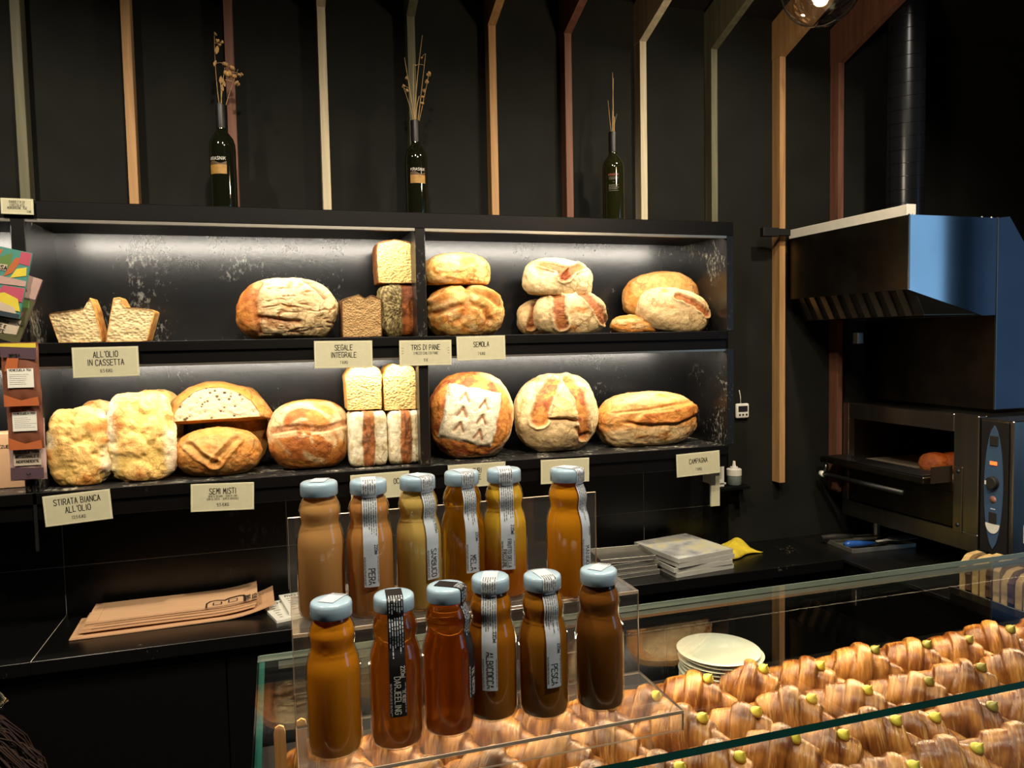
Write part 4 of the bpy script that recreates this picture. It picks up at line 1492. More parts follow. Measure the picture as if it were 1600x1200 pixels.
place = ['bottom', 'second from the bottom', 'middle', 'second from the top', 'top']
kraft_bag('kraft paper bag at the bottom of the stack with a bent-up end', -.565, -.03, 2.30, 2.47, Z_W, .003, .035, 'kraft', lift=.030)
for k, (nm, z) in enumerate((('second from the bottom of', .010), ('in the middle of', .017), ('second from the top of', .0235))):
    kraft_bag(f'folded kraft paper bag {nm} the stack on the worktop', -.545 + .008 * k, -.085 + .004 * k, 2.318 + .004 * k, 2.478, Z_W + z, .0045, .035, 'kraft2' if k % 2 else 'kraft', lift=.012)
kraft_bag('top kraft paper bag of the stack, printed with the black bakery logo', -.53, -.078, 2.325, 2.488, Z_W + .030, .005, .035, 'kraft2', True, lift=.014)

# white menu sheets right of the bags
pc = at_z(452, 945, Z_W)
for k, (dx, dy, rz) in enumerate(((.045, .05, .28), (.092, .068, .16))):
    t = thing('menu_sheet', ['white printed menu sheet underneath its twin, behind the tallest left juice bottle', 'white printed menu sheet on top of its twin, behind the left juice bottles'][k], 'paper', (pc[0] + dx, 2.29 + dy, Z_W + .010 * k), 'menu sheets on the worktop', (0, 0, rz))
    Geo().b2(-.11, .11, -.085, .085, 0, .009, .0005).build('sheet', 'paper', t)
    q = []
    rn = random.Random(k)
    qs, _ = text_quads('mosi', .022, .003, 'l', 0, .9)
    q += [tuple((a - .095, b + .055) for a, b in e) for e in qs]
    for r in range(6):
        x = -.095
        while x < .09:
            l = rn.uniform(.008, .022)
            q.append(((x, .035 - r * .02), (x + l, .035 - r * .02), (x + l, .039 - r * .02), (x, .039 - r * .02)))
            x += l + rn.uniform(.004, .03)
    lettering('lettering', q, lambda a, b: (a, b, .0094), 'ink_grey', t)


def tray(label, name, loc, rz, w, d, hh, mat, rim=.004, wear=False, group=None):
    t = thing(name, label, 'tray', loc, group, (0, 0, rz))
    Geo().b2(-w / 2, w / 2, -d / 2, d / 2, 0, .0025, .0005).build('base', mat, t)
    for x0, x1, y0, y1 in ((-w / 2, w / 2, -d / 2, -d / 2 + rim), (-w / 2, w / 2, d / 2 - rim, d / 2), (-w / 2, -w / 2 + rim, -d / 2 + rim, d / 2 - rim), (w / 2 - rim, w / 2, -d / 2 + rim, d / 2 - rim)):
        Geo().b2(x0, x1, y0, y1, .0025, hh, .0006).build('rim', mat, t)
    if wear:
        Geo().b2(-w / 2 + rim, w / 2 - rim, -d / 2 + rim, d / 2 - rim, hh - .003, hh - .0015).build('liner', wear, t)
    return t


t_ = NT('stained_tray_face')
x_ = t_.noise(14, 4)
r_ = t_.ramp(x_, 'Fac', [(.35, '8f9294'), (.5, 'b9bbb4'), (.62, 'c9c49c'), (.75, 'c4c6bf')])
t_.l(r_, 'Color', t_.b, 'Base Color')
t_.set(Roughness=.4)
M['stain'] = t_.m
pos = ['lowest', 'second', 'third', 'topmost']
for k in range(4):
    tray(f'{pos[k]} silver tray of the left stack on the worktop', 'metal_tray', (1.105 - .006 * (k % 2), 2.315 + .004 * k, Z_W + .0165 * k), [.05, .02, .09, -.07][k], .195, .14, .016, 'tin', group='left tray stack')
for k in range(4):
    tray(f'{pos[k]} pale tray of the right stack beside the yellow cloth', 'pale_tray', (1.335 + [.004, 0, .006, 0][k], 2.325, Z_W + .0165 * k), [.06, .03, .10, .12][k] + .05, .235, .245, .016, 'tin_white', wear='stain' if k == 3 else False, group='right tray stack')
# yellow cloth
cc = at_z(1157, 852, Z_W)
V, Fq = [], []
N = 26
for j in range(N + 1):
    for i in range(N + 1):
        u, v = i / N * 2 - 1, j / N * 2 - 1
        e = (1 - abs(u) ** 4) * (1 - abs(v) ** 4)
        z = .004 + e * (.010 + .014 * fbm(np.array([[u * 2.1 + 3, v * 2.4, 1.7]]), 3)[0] + .018 * math.exp(-((u - .55) ** 2 + (v - .2) ** 2) * 6))
        V.append((u * .085 + .012 * math.sin(v * 3), v * .05 + .008 * math.sin(u * 4), z))
for s in (0,):
    for j in range(N):
        for i in range(N):
            a = j * (N + 1) + i
            Fq.append((a, a + 1, a + N + 2, a + N + 1))
o = np_mesh('cleaning_cloth', V, Fq, 'cloth', None, None, (1.560, 2.375, Z_W), (0, 0, .25))
o.scale = (1.15, 1.2, 1.35)
so = o.modifiers.new('thick', 'SOLIDIFY')
so.thickness = .004
so.offset = -1
tag(o, 'crumpled yellow cleaning cloth on the worktop beside the pale trays', 'cloth')

# squeeze bottle, its ledge, timer, white splash strips at the shelf end
sq = at_y(1147, 757, 2.44)
t = thing('squeeze_bottle', 'small squeeze bottle with white nozzle cap beside the shelf end', 'bottle', (sq[0], 2.44, sq[2]))
Geo().lathe([(0, 0), (.024, 0), (.0265, .003), (.0265, .036)], 28).build('body', plain('milky_plastic', '77847f', .35, vary=.05), t, True, angle=.7)
cap = Geo().lathe([(.0275, .036), (.0275, .058), (.025, .060), (.015, .062), (.014, .067), (.007, .069), (.0045, .088), (.003, .089), (0, .089)], 28).build('cap', 'white', t, True, angle=.7)
t = thing('wall_ledge', 'small dark ledge on the wall holding the squeeze bottle', 'ledge', (sq[0] - .005, WU - .0005, sq[2] - .001))
Geo().b2(-.075, .05, -.075, 0, -.012, 0, .001).build('plate', 'cab', t)
Geo().b2(.012, .03, -.06, 0, -.05, -.012, .001).build('bracket', 'cab', t)
tm = at_y(1160, 642, WU - .012)
t = thing('kitchen_timer', 'small white digital kitchen timer hanging on the black wall', 'timer', (tm[0], WU - .001, tm[2]))
Geo().box((0, -.008, 0), (.056, .014, .056), .006, None, 3).build('body', 'white', t, True, angle=.9)
Geo().box((0, -.0155, .008), (.040, .002, .022), .0008).build('screen', 'darkplate', t)
for x in (-.014, 0, .015):
    Geo().lathe([(0, .0015), (.0035, .0015), (.004, 0)], 14).build('button', 'ink', t, True, loc=(x, -.0155, -.014), rot=(PI / 2, 0, 0))
Geo().tube([(-.004, -.006, .028), (-.004, -.004, .055), (-.008, -.002, .078)], .0016, 6).build('hanging_loop', 'white', t, True)
e0, e1 = at_y(1110, 738, 2.30), at_y(1124, 790, 2.30)
t = thing('white_board', 'white plastic board edge hanging below the CAMPAGNA card', 'board', (e0[0], 2.30, e1[2]))
Geo().b2(0, e1[0] - e0[0], -.004, .004, 0, Z2 - .0735 - e1[2], .0008).build('panel', 'cream', t)
e0, e1 = at_y(1124, 725, 2.42), at_y(1130, 760, 2.42)
t = thing('white_bracket', 'small white bracket between the shelf end and the squeeze bottle', 'bracket', (e0[0] - .004, 2.42, e1[2]))
Geo().b2(0, e1[0] - e0[0] + .006, -.004, WY - 2.4205, 0, e0[2] - e1[2], .0008).build('panel', 'white', t)
Geo().b2(0, .03, -.004, .002, .008, .014, .0008).build('tab', 'white', t)

# ------------------------------------------------------------------ extraction hood, duct
XH, YH = 1.85, 1.864
hd = thing('extraction_hood', 'steel extraction hood with blue-reflecting side above the oven', 'hood', (XH, YH, 1.443))
z0 = 1.443
Lh = 2.428 - YH
Geo().b2(0, .006, 0, Lh, 1.829 - z0, 2.054 - z0).build('front_panel', 'steel_dark', hd)
sp = [(0, 1.828), (.296, 1.746), (.352, 1.747), (.352, 2.054), (0, 2.054)]
Geo().prism([(u, v - z0) for u, v in sp], lambda u, v, t: (u, t, v), 0, .004).build('side_panel', 'hoodside', hd)
sp = [(.354, 1.443), (.80, 1.443), (.80, 1.55), (.405, 2.06), (.354, 2.054)]
Geo().prism([(u, v - z0) for u, v in sp], lambda u, v, t: (u, t, v), .002, .006).build('rear_side_panel', 'hoodside', hd)
Geo().b2(-.001, .003, -.002, .002, 1.829 - z0, 2.056 - z0).build('corner_trim', 'steel', hd)
Geo().b2(.351, .3545, -.002, .004, 1.443 - z0, 2.056 - z0).build('seam_strip', 'steel', hd)
sp = [(0, 1.828), (.296, 1.746), (.352, 1.747), (.352, 2.054), (0, 2.054)]
Geo().prism([(u, v - z0) for u, v in sp], lambda u, v, t: (u, t, v), Lh - .004, Lh).build('far_side_panel', 'steel_dark', hd)
Geo().b2(.006, .40, .004, Lh - .004, 2.050 - z0, 2.054 - z0).build('top_panel', 'steel_dark', hd)
Geo().b2(.352, .36, .006, Lh, 0, 1.747 - z0).build('back_sheet', 'steel_dark', hd)
# grease filter with slanted louvres under the hood
fr = lambda s, e: (.022 + .045 * s, e, 1.838 - .088 * s - z0)
for k in range(9):
    y = .045 + k * .058
    Geo().prism([(0.02, y), (.98, y), (.98, y + .026), (.02, y + .026)], lambda u, v, s: (fr(u, v)[0] - s, v, fr(u, v)[2] - s * .5), 0, .004).build('louvre', 'steel', hd)
Geo().prism([(0, .006), (1, .006), (1, Lh - .006), (0, Lh - .006)], lambda u, v, s: (fr(u, v)[0] + s, v, fr(u, v)[2] + s * .5), .002, .004).build('filter_back', 'iron', hd)
Geo().b2(.066, .352, .006, Lh - .006, 1.749 - z0, 1.752 - z0).build('underside', 'steel_dark', hd)
for k in range(3):
    Geo().lathe([(.004, 0), (.004, .004), (0, .006)], 10).build('bolt', 'alu', hd, True, loc=((.02, .30, .34)[k], .012, 2.054 - z0))
Geo().b2(.10, .125, .32, .345, 1.66 - z0, 1.70 - z0, .002).build('lamp_bracket', 'steel', hd)
t = thing('white_conduit', 'white square conduit lying along the top edge of the steel hood', 'conduit', (XH + .02, YH + .03, 2.0545))
Geo().b2(0, .034, 0, .56, 0, .036, .001).build('channel', 'white', t)
Geo().b2(-.001, .035, -.002, 0, -.0, .037, .0005).build('end_cap', 'white', t)
t = thing('wall_bracket', 'black bracket clamped on the honey-coloured batten beside the hood', 'bracket', tuple(at_y(1203, 363, 2.40)))
Geo().b2(-.035, .03, -.012, .012, -.016, .016, .002).build('clamp', 'iron', t)
Geo().b2(.03, .085, -.008, .010, -.012, .014, .002).build('arm', 'iron', t)
dx, dy = 2.165, 2.2
t = thing('flue_duct', 'black spiral-seamed flue duct rising from the hood', 'duct', (dx, dy, 2.0545))
Geo().lathe([(.062, 0), (.062, 1.0)], 40).build('pipe', 'blackmetal', t, True)
for k in range(22):
    a0 = k * .046
    pts = [(.0625 * math.cos(u), .0625 * math.sin(u), a0 + .012 * math.sin(u + .8) + .015) for u in [i * 2 * PI / 28 for i in range(29)]]
    Geo().tube(pts, .0011, 5).build('seam', 'blackmetal', t, True)

# ------------------------------------------------------------------ deck oven
XO = 2.10
Y0, Y1 = 1.715, 2.43       # near and far end
oz = .992
ov = thing('deck_oven', 'steel deck oven with its door dropped open and a blue control plate', 'oven', (XO, Y0, Z_W))


def op(name, x0, x1, y0, y1, z0, z1, mat, bev=.002, par=None, smooth=False):
    return Geo().b2(x0 - XO, x1 - XO, y0 - Y0, y1 - Y0, z0 - Z_W, z1 - Z_W, bev).build(name, mat, par or ov)


ZT = 1.43
XE = 2.86
oz0, oz1 = 1.205, 1.372     # mouth
oy0, oy1 = 1.925, 2.395
op('base_panel', XO, XE, 1.83, Y1, oz, 1.052, 'steel', .002)
op('lower_front', XO + .004, XO + .03, 1.885, Y1 - .01, 1.056, 1.172, 'steel_dark', .002)
op('right_stile', XO, XO + .03, 1.83, 1.922, 1.052, ZT, 'steel', .002)
op('left_stile', XO, XO + .03, 2.398, Y1, 1.052, ZT, 'steel', .002)
op('top_rail', XO, XO + .03, 1.922, 2.398, oz1, ZT, 'steel', .002)
op('sill', XO, XO + .03, 1.922, 2.398, 1.172, oz0, 'steel_dark', .002)
op('top_cover', XO + .03, XE, 1.83, Y1, ZT - .02, ZT, 'steel_dark', .002)
op('far_side', XO + .03, XE, Y1 - .02, Y1, 1.052, ZT - .02, 'steel_dark', .001)
op('back_panel', XE - .02, XE, 1.83, Y1 - .02, 1.052, ZT - .02, 'steel_dark', .001)
op('baking_stone', XO + .03, XE - .02, 1.84, Y1 - .02, 1.195, oz0 + .003, plain('baking_stone', '6b6252', .85, vary=.2), .001)
op('chamber_roof', XO + .03, XE - .02, 1.84, Y1 - .02, oz1 + .008, oz1 + .014, 'iron', .0)
op('hinge_plate', XO - .004, XO, 1.885, 1.918, 1.045, 1.26, 'steel', .001)
for z in (1.07, 1.245):
    Geo().lathe([(0, .004), (.006, .003), (.007, 0)], 12).build('hinge_bolt', 'iron', ov, True, loc=(-.004, 1.90 - Y0, z - Z_W), rot=(0, -PI / 2, 0))
# open door, hinged at the sill
dr = Geo().b2(-.115, -.005, 1.93 - Y0, 2.42 - Y0, 1.206 - Z_W, 1.228 - Z_W, .003).build('door', 'steel_dark', ov)
Geo().b2(-.105, -.015, 1.945 - Y0, 2.405 - Y0, 1.228 - Z_W, 1.232 - Z_W, .001).build('door_liner', 'iron', dr)
Geo().tube([(-.100, 2.40 - Y0, 1.207 - Z_W), (-.105, 2.40 - Y0, 1.165 - Z_W)], .007, 10).build('handle_post', 'steel', dr, True)
Geo().tube([(-.105, 2.41 - Y0, 1.160 - Z_W), (-.105, 2.02 - Y0, 1.160 - Z_W)], .009, 12).build('handle_bar', 'iron', dr, True)
Geo().tube([(-.105, 2.425 - Y0, 1.160 - Z_W), (-.105, 2.405 - Y0, 1.160 - Z_W)], .012, 12).build('handle_cap', 'white', dr, True)
Geo().prism([(1.925 - Y0, 1.206 - Z_W), (1.925 - Y0, 1.26 - Z_W), (1.925 - Y0 + .001, 1.26 - Z_W), (1.925 - Y0 + .001, 1.206 - Z_W)], lambda u, v, s: (s, u, v), -.09, 0).build('door_arm', 'steel', dr)
for x, y in ((XO + .10, Y1 - .07), (XO + .10, 1.90), (XE - .1, Y1 - .07), (XE - .1, 1.90)):
    Geo().lathe([(.024, 0), (.024, .006), (.015, .009), (.015, oz - Z_W)], 20).build('foot', 'steel', ov, True, loc=(x - XO, y - Y0, 0), angle=.7)
# control box
op('control_box', XO + .004, XE, Y0, 1.826, 1.005, 1.425, 'steel', .003)
op('control_panel', XO - .002, XO + .003, 1.728, 1.818, 1.012, 1.418, 'darkplate', .001)
lens = []
for k in range(25):
    v = -1 + 2 * k / 24
    lens.append((.032 * (1 - v * v) ** .62, v * .192))
lens = lens + [(-u, v) for u, v in lens[-2:0:-1]]
Geo().prism([(1.773 - Y0 + u, 1.215 - Z_W + v) for u, v in lens], lambda u, v, s: (s, u, v), -.0045, -.002).build('blue_plate', 'blue', ov)
yc = 1.773 - Y0
Geo().b2(-.008, -.004, yc - .015, yc + .012, 1.345 - Z_W, 1.375 - Z_W, .001).build('switch', 'ink', ov)
Geo().b2(-.007, -.004, yc - .012, yc + .012, 1.285 - Z_W, 1.296 - Z_W, .001).build('indicator_lamp', 'red_led', ov)
kn = Geo().lathe([(.020, 0), (.019, .012), (.017, .014), (0, .014)], 24).build('knob', 'ink', ov, True, loc=(-.0045, yc, 1.230 - Z_W), rot=(0, -PI / 2, 0), angle=.6)
Geo().b2(-.006, .006, .013, .018, .002, .0146).build('pointer', 'white', kn)
Geo().lathe([(.011, 0), (.011, .001), (0, .001)], 20).build('dial_mark', plain('rose_print', '9a6a5c', .6), ov, True, loc=(-.0045, yc, 1.178 - Z_W), rot=(0, -PI / 2, 0))
Geo().b2(-.0055, -.0045, yc - .008, yc + .008, 1.147 - Z_W, 1.150 - Z_W).build('small_mark', 'strip', ov)
Geo().b2(-.007, -.004, yc - .013, yc + .013, 1.103 - Z_W, 1.138 - Z_W, .001).build('lower_switch', 'ink', ov)
cres = [(.024 * math.cos(u), .030 * math.sin(u)) for u in [PI + k * PI / 14 for k in range(15)]]
Geo().prism([(yc + u, 1.102 - Z_W + v) for u, v in cres], lambda u, v, s: (s, u, v), -.0062, -.0045).build('white_crescent', 'white', ov)
# rating plate on the near side
pl = Geo().b2(.05, .20, -.0012, 0, 1.05 - Z_W, 1.105 - Z_W, .0002).build('rating_plate', 'paper', ov)
q = []
rn = random.Random(8)
for r in range(4):
    x = .055
    while x < .19:
        l = rn.uniform(.004, .02)
        q.append(((x, 1.093 - r * .009), (min(.195, x + l), 1.093 - r * .009), (min(.195, x + l), 1.0955 - r * .009), (x, 1.0955 - r * .009)))
        x += l + .006
qs, _ = text_quads('CE', .014, .002, 'l')
q += [tuple((a + .055, b + 1.0525) for a, b in k) for k in qs]
lettering('plate_print', q, lambda a, b: (a, -.0016, b - Z_W), 'ink_grey', pl)
for z in (1.385, 1.365):
    Geo().lathe([(0, .004), (.008, .003), (.009, 0)], 14).build('side_bolt', 'steel', ov, True, loc=(.07, 0, z - Z_W), rot=(PI / 2, 0, 0))
# buns in the oven
for k, (y, r) in enumerate(((2.10, .055), (2.02, .05))):
    V, Fq, col = loaf_mesh(.10, .10, .07, pat_plain('brown', 'red'), 2.2, 28, 44, 40 + k, flat=.3, back=1)
    tag(np_mesh('bun', V, Fq, 'crust', col, None, (XO + .09 + .05 * k, y - .02 + .05 * k, oz0 + .003)), ['round bun in the oven mouth, the nearer right-hand one', 'round bun in the oven mouth, partly behind the other'][k], 'bun')
lo = bpy.data.lights.new('oven_lamp_light', 'POINT')
lo.energy, lo.color, lo.shadow_soft_size = .35, (1, .45, .15), .02
ob = bpy.data.objects.new('oven_lamp_light', lo)
COL.objects.link(ob)
ob.location = (XO + .12, 1.95, 1.35)

# tray with tools on the steel sheet
tx, ty = 2.10, 2.285
tray('grey tray with tools on the steel sheet in front of the oven', 'tool_tray', (tx, ty, Z_W + .0005), -.06, .27, .16, .016, 'tin')
t = thing('palette_knife', 'dark-handled palette knife lying across the tool tray', 'knife', (tx - .06, ty + .045, Z_W + .022), None, (0, 0, -.25))
Geo().tube([(-.10, 0, .004), (-.05, 0, .006), (.02, 0, .004)], [.009, .011, .008], 10).build('handle', 'ink', t, True)
Geo().b2(.02, .14, -.014, .014, .002, .0035, .0005).build('blade', 'steel', t)
t = thing('blue_scraper', 'small knife with a blue plastic handle on the tool tray', 'knife', (tx - .055, ty - .03, Z_W + .008), None, (0, 0, -.15))
Geo().tube([(-.075, 0, .009), (-.06, 0, .012), (-.01, 0, .011), (.045, 0, .008)], [.009, .013, .011, .006], 10).build('handle', 'blue_plastic', t, True)
Geo().b2(.045, .09, -.006, .006, .006, .0075).build('blade', 'steel', t)
t = thing('slotted_server', 'white slotted serving spatula resting on the tray rim', 'spatula', (tx + .10, ty - .03, Z_W + .017), None, (0, 0, .05))
for k in range(4):
    y = -.021 + k * .014
    Geo().b2(-.02, .065, y - .005, y + .005, .004, .007, .001).build('tine', 'white', t)
Geo().b2(.063, .072, -.027, .027, .004, .007, .001).build('end_bar', 'white', t)
Geo().prism([(-.02, -.026), (-.02, .026), (-.045, .008), (-.10, .005), (-.10, -.005), (-.045, -.008)], lambda u, v, s: (u, v, s), .004, .007).build('neck', 'white', t)

# ------------------------------------------------------------------ pendant lamp
px_, py_, pz_ = PEND
t = thing('pendant_lamp', 'clear glass globe pendant lamp at the top right', 'lamp', (px_, py_, pz_))
t.scale = (.88, .88, .88)
N = 24
Geo().lathe([(0, -.100)] + [(.1 * math.sin(a), -.1 * math.cos(a)) for a in [PI * k / N for k in range(1, N - 2)]], 40).build('globe', 'globe', t, True)
Geo().lathe([(.040, .092), (.040, .11), (.018, .125), (.018, .05), (0, .05)], 28).build('socket', 'iron', t, True, angle=.7)
Geo().lathe([(0, -.040), (.020, -.034), (.031, -.014), (.030, .006), (.018, .034), (.016, .05)], 24).build('bulb', 'bulb', t, True)
Geo().tube([(0, 0, .12), (0, 0, zc * 1.136 - pz_ * 1.136 - .215)], .003, 8).build('cord', 'iron', t, True)
d = bpy.data.lights.new('pendant_light', 'POINT')
d.energy, d.color, d.shadow_soft_size = 26, (1.0, .82, .6), .05
o = bpy.data.objects.new('pendant_light', d)
COL.objects.link(o)
o.location = (px_, py_, pz_ - .045)

# ------------------------------------------------------------------ glass display case
GZ = 1.221
GX0, GX1, GY0, GY1 = -.042, 2.6, .760, 1.210
DZ = 1.000
dc = thing('display_case', 'glass display case full of croissants in the foreground', 'display case', (GX0, GY0, 0))


def gp(name, x0, x1, y0, y1, z0, z1, mats, edge_axes):
    """glass pane: big faces clear, narrow ones in the edge colour"""
    g = Geo().b2(x0 - GX0, x1 - GX0, y0 - GY0, y1 - GY0, z0, z1)
    s = (x1 - x0, y1 - y0, z1 - z0)
    thin = s.index(min(s))
    return g.build(name, None, dc, mats=mats, pick=lambda p: 0 if abs(p.normal[thin]) > .9 else (2 if len(mats) > 2 and p.normal[1] > .9 else 1))


gp('top_pane', GX0, GX1, GY0, GY1, GZ - .010, GZ, ['glass', 'edge', 'edge_pale'], None)
gp('front_pane', GX0, GX1, GY0 + .002, GY0 + .010, DZ, GZ - .0105, ['glass', 'edge'], None)
gp('side_pane', GX0 + .002, GX0 + .010, GY0 + .011, GY1, DZ, GZ - .0105, ['glass', 'edge'], None)
Geo().b2(.002, GX1 - GX0, GY1 - GY0 + .0002, GY1 - GY0 + .0012, GZ - .010, GZ).build('rear_edge_strip', 'edge_pale', dc)
Geo().b2(.03, GX1 - GX0, GY1 - GY0 - .022, GY1 - GY0 - .004, GZ - .0155, GZ - .0105).build('led_channel', 'alu', dc)
Geo().b2(0, GX1 - GX0, 0, 1.36 - GY0, DZ - .03, DZ - .0005, .001).build('deck', 'work', dc)
Geo().b2(.02, GX1 - GX0, .02, 1.33 - GY0, 0, DZ - .03).build('cabinet', 'cab', dc)
for k in range(4):
    a = .02 + k * .65
    Geo().b2(a + .003, a + .647, .005, .02, .08, DZ - .04, .001).build('front_panel', 'cab', dc)
for k, (x0, x1) in enumerate(((-.02, .62), (.63, 1.27), (1.28, 1.92))):
    tray(['white croissant tray at the left under the juice stand', 'white croissant tray in front of the plate stack', 'white croissant tray at the right edge'][k], 'croissant_tray', ((x0 + x1) / 2, .987, DZ), 0, x1 - x0, .425, .010, 'china', .005, group='croissant trays in the case')

# croissants ------------------------------------------------------------
CP = {k: np.array(lin(v)) for k, v in dict(a='ad773a', b='7c481b', c='4c250d', d='c79b5e').items()}


def croissant_mesh(seed, L=.158, R=.040, bands=7, curve=.012):
    NT_, NS = 110, 44
    o = np.array([seed * 3.1, seed * 1.3, seed * 2.7])
    t = np.linspace(-1, 1, NT_)
    ph = np.linspace(0, 2 * PI, NS, endpoint=False)
    Tm, Pm = np.meshgrid(t, ph, indexing='ij')
    skew = .10 * np.cos(Pm - 1.2)
    tt = np.clip(Tm + skew * (1 - Tm ** 2), -1, 1)
    # rolled layers: radius steps down from the middle band outwards
    b = np.abs(tt) * bands / 2 * 1.04
    wob = .55 * (fbm(np.c_[Pm.ravel() * .9, tt.ravel() * 2, np.zeros(Tm.size)] + o, 2).reshape(Tm.shape) - .5)
    k = np.floor(b + .5 + wob)
    fr = b + .5 + wob - k
    env = lambda u: np.clip(1 - np.abs(u) ** 1.12, 0, 1) ** .86
    stepr = .16 + .84 * env(np.clip(k / (bands / 2 * 1.04 + .25), 0, 1))
    smooth = .10 + .90 * env(np.abs(tt) * .985)
    r = .60 * stepr + .40 * smooth
    r = r * (1 + .045 * np.sin(PI * np.clip(fr, 0, 1)) ** .6 - .05 * np.exp(-((fr - 1.0) / .05) ** 2))
    tip = sst(1.0, .93, np.abs(Tm))
    r = r * (.35 + .65 * tip)
    lum = fbm(np.c_[Tm.ravel() * 3, np.cos(Pm).ravel() * 1.5, np.sin(Pm).ravel() * 1.5] + o, 3).reshape(Tm.shape)
    r = r * (1 + .10 * (lum - .5))
    x = Tm * L / 2
    y = np.cos(Pm) * r * R * .98 + curve * Tm ** 2 * -1
    z = np.sin(Pm) * r * R * 1.12
    zf = -R * .55
    z = np.where(z < zf, zf + (z - zf) * .15, z)
    z = z + .008 * (1 - np.abs(Tm)) - .010 * Tm ** 2
    V = np.stack([x, y, z], -1).reshape(-1, 3)
    V[:, 2] -= V[:, 2].min()
    f, lm = fr.ravel(), lum.ravel()
    striae = fbm(np.c_[tt.ravel() * 46, Pm.ravel() * 1.0, np.zeros(f.size)] + o, 2)
    c = lerp(CP['a'][None, :], CP['b'][None, :], sst(.40, .62, lm))
    c = lerp(c, CP['d'][None, :], .75 * sst(.52, .72, striae) * sst(.15, .5, f))
    c = lerp(c, CP['b'][None, :], .8 * np.exp(-((f - .12) / .10) ** 2))
    c = lerp(c, CP['c'][None, :], .75 * np.exp(-((f - .98) / .05) ** 2))
    c = lerp(c, CP['c'][None, :], .5 * sst(.5, .9, np.sin(Pm).ravel()) * sst(.5, .65, lm))
    Fq = []
    for i in range(NT_ - 1):
        for j in range(NS):
            j2 = (j + 1) % NS
            Fq.append((i * NS + j, i * NS + j2, i * NS + NS + j2, i * NS + NS + j))
    Fq.append(tuple(range(NS))[::-1])
    Fq.append(tuple((NT_ - 1) * NS + j for j in range(NS)))
    return V, Fq, c


protos = []
for k in range(8):
    V, Fq, c = croissant_mesh(k + 1, .178 + .006 * (k % 3), .0425 + .0015 * (k % 2), 5.2 + .5 * (k % 3), .010)
    o = np_mesh('pastry', V, Fq, 'pastry', c, None)
    protos.append(o.data)
    bpy.data.objects.remove(o)
g = Geo()
g.lathe([(0, -.004), (.0065, -.002), (.0075, .002), (.0055, .006), (.002, .009), (.0008, .012), (0, .013)], 14)
blob = g.build('cream_dot', 'custard', None, True)
blob_me = blob.data
bpy.data.objects.remove(blob)
blob2 = blob_me.copy()
blob2.materials[0] = M['pistachio']
ords = ['first', 'second', 'third', 'fourth', 'fifth', 'sixth', 'seventh', 'eighth', 'ninth', 'tenth', 'eleventh', 'twelfth', 'thirteenth', 'fourteenth', 'fifteenth', 'sixteenth']
PK = {'back': [(1081, 1070), (1161, 1048), (1268, 1044), (1338, 1021), (1402, 1000), (1480, 995), (1546, 980), (1625, 962), (813, 1112), (905, 1092), (1003, 1082), (722, 1120), (630, 1135), (545, 1150), (470, 1160)],
      'second': [(1079, 1132), (1161, 1115), (1244, 1092), (1345, 1088), (1424, 1060), (1492, 1040), (1592, 1029), (955, 1146), (860, 1158), (760, 1172), (655, 1195), (560, 1210)],
      'third': [(1130, 1182), (1215, 1158), (1290, 1172), (1365, 1149), (1452, 1143), (1548, 1117), (1640, 1105), (1035, 1195), (930, 1215), (830, 1230)],
      'front': [(1184, 1215), (1290, 1205), (1405, 1200), (1510, 1180), (1610, 1165), (1070, 1240)]}
RY = dict(back=1.176, second=1.067, third=.957, front=.852)
rn = random.Random(21)
VZ = {m.name: np.array([v.co[:] for v in m.vertices]) for m in protos}
for rname, pk in PK.items():
    xs = sorted(max(.062, float(at_z(px, py, 1.078)[0])) for px, py in pk)
    for q_ in range(3):
        for k in range(1, len(xs)):
            if xs[k] - xs[k - 1] < .088:
                xs[k] = xs[k - 1] + .088
    for k, x in enumerate(xs):
        yy = RY[rname] + rn.uniform(-.008, .008)
        rz = -.72 + rn.uniform(-.14, .14)
        cream = 'custard' if x < 1.0 else 'pistachio'
        plainc = x < .50
        lab = f'{ords[k]} croissant from the left in the {rname} row' + ('' if plainc else (', dotted with yellow custard' if cream == 'custard' else ', dotted with olive pistachio cream'))
        t = thing('croissant', lab, 'croissant', (x, yy, DZ + .003), 'croissants in the display case', (0, 0, rz))
        s = rn.uniform(1.0, 1.10)
        me_ = protos[rn.randrange(8)]
        p = link('pastry', me_, t)
        fl_ = rn.random() < .5
        p.scale = (s, s, s * rn.uniform(.97, 1.08))
        if fl_:
            p.rotation_euler = (0, 0, PI)
        if not plainc:
            A_ = VZ[me_.name] * np.array(p.scale)
            if fl_:
                A_ = A_ * [-1, -1, 1]
            dd = np.hypot(A_[:, 0] - .034, A_[:, 1] + .006)
            hit = A_[(dd < .008)]
            hit = hit[hit[:, 2].argmax()]
            dcr = link('cream_dot', blob_me if cream == 'custard' else blob2, t, (float(hit[0]), float(hit[1]), float(hit[2]) + .001), (.25, .55, 0))
            dcr.scale = (1.35, 1.35, 1.25)

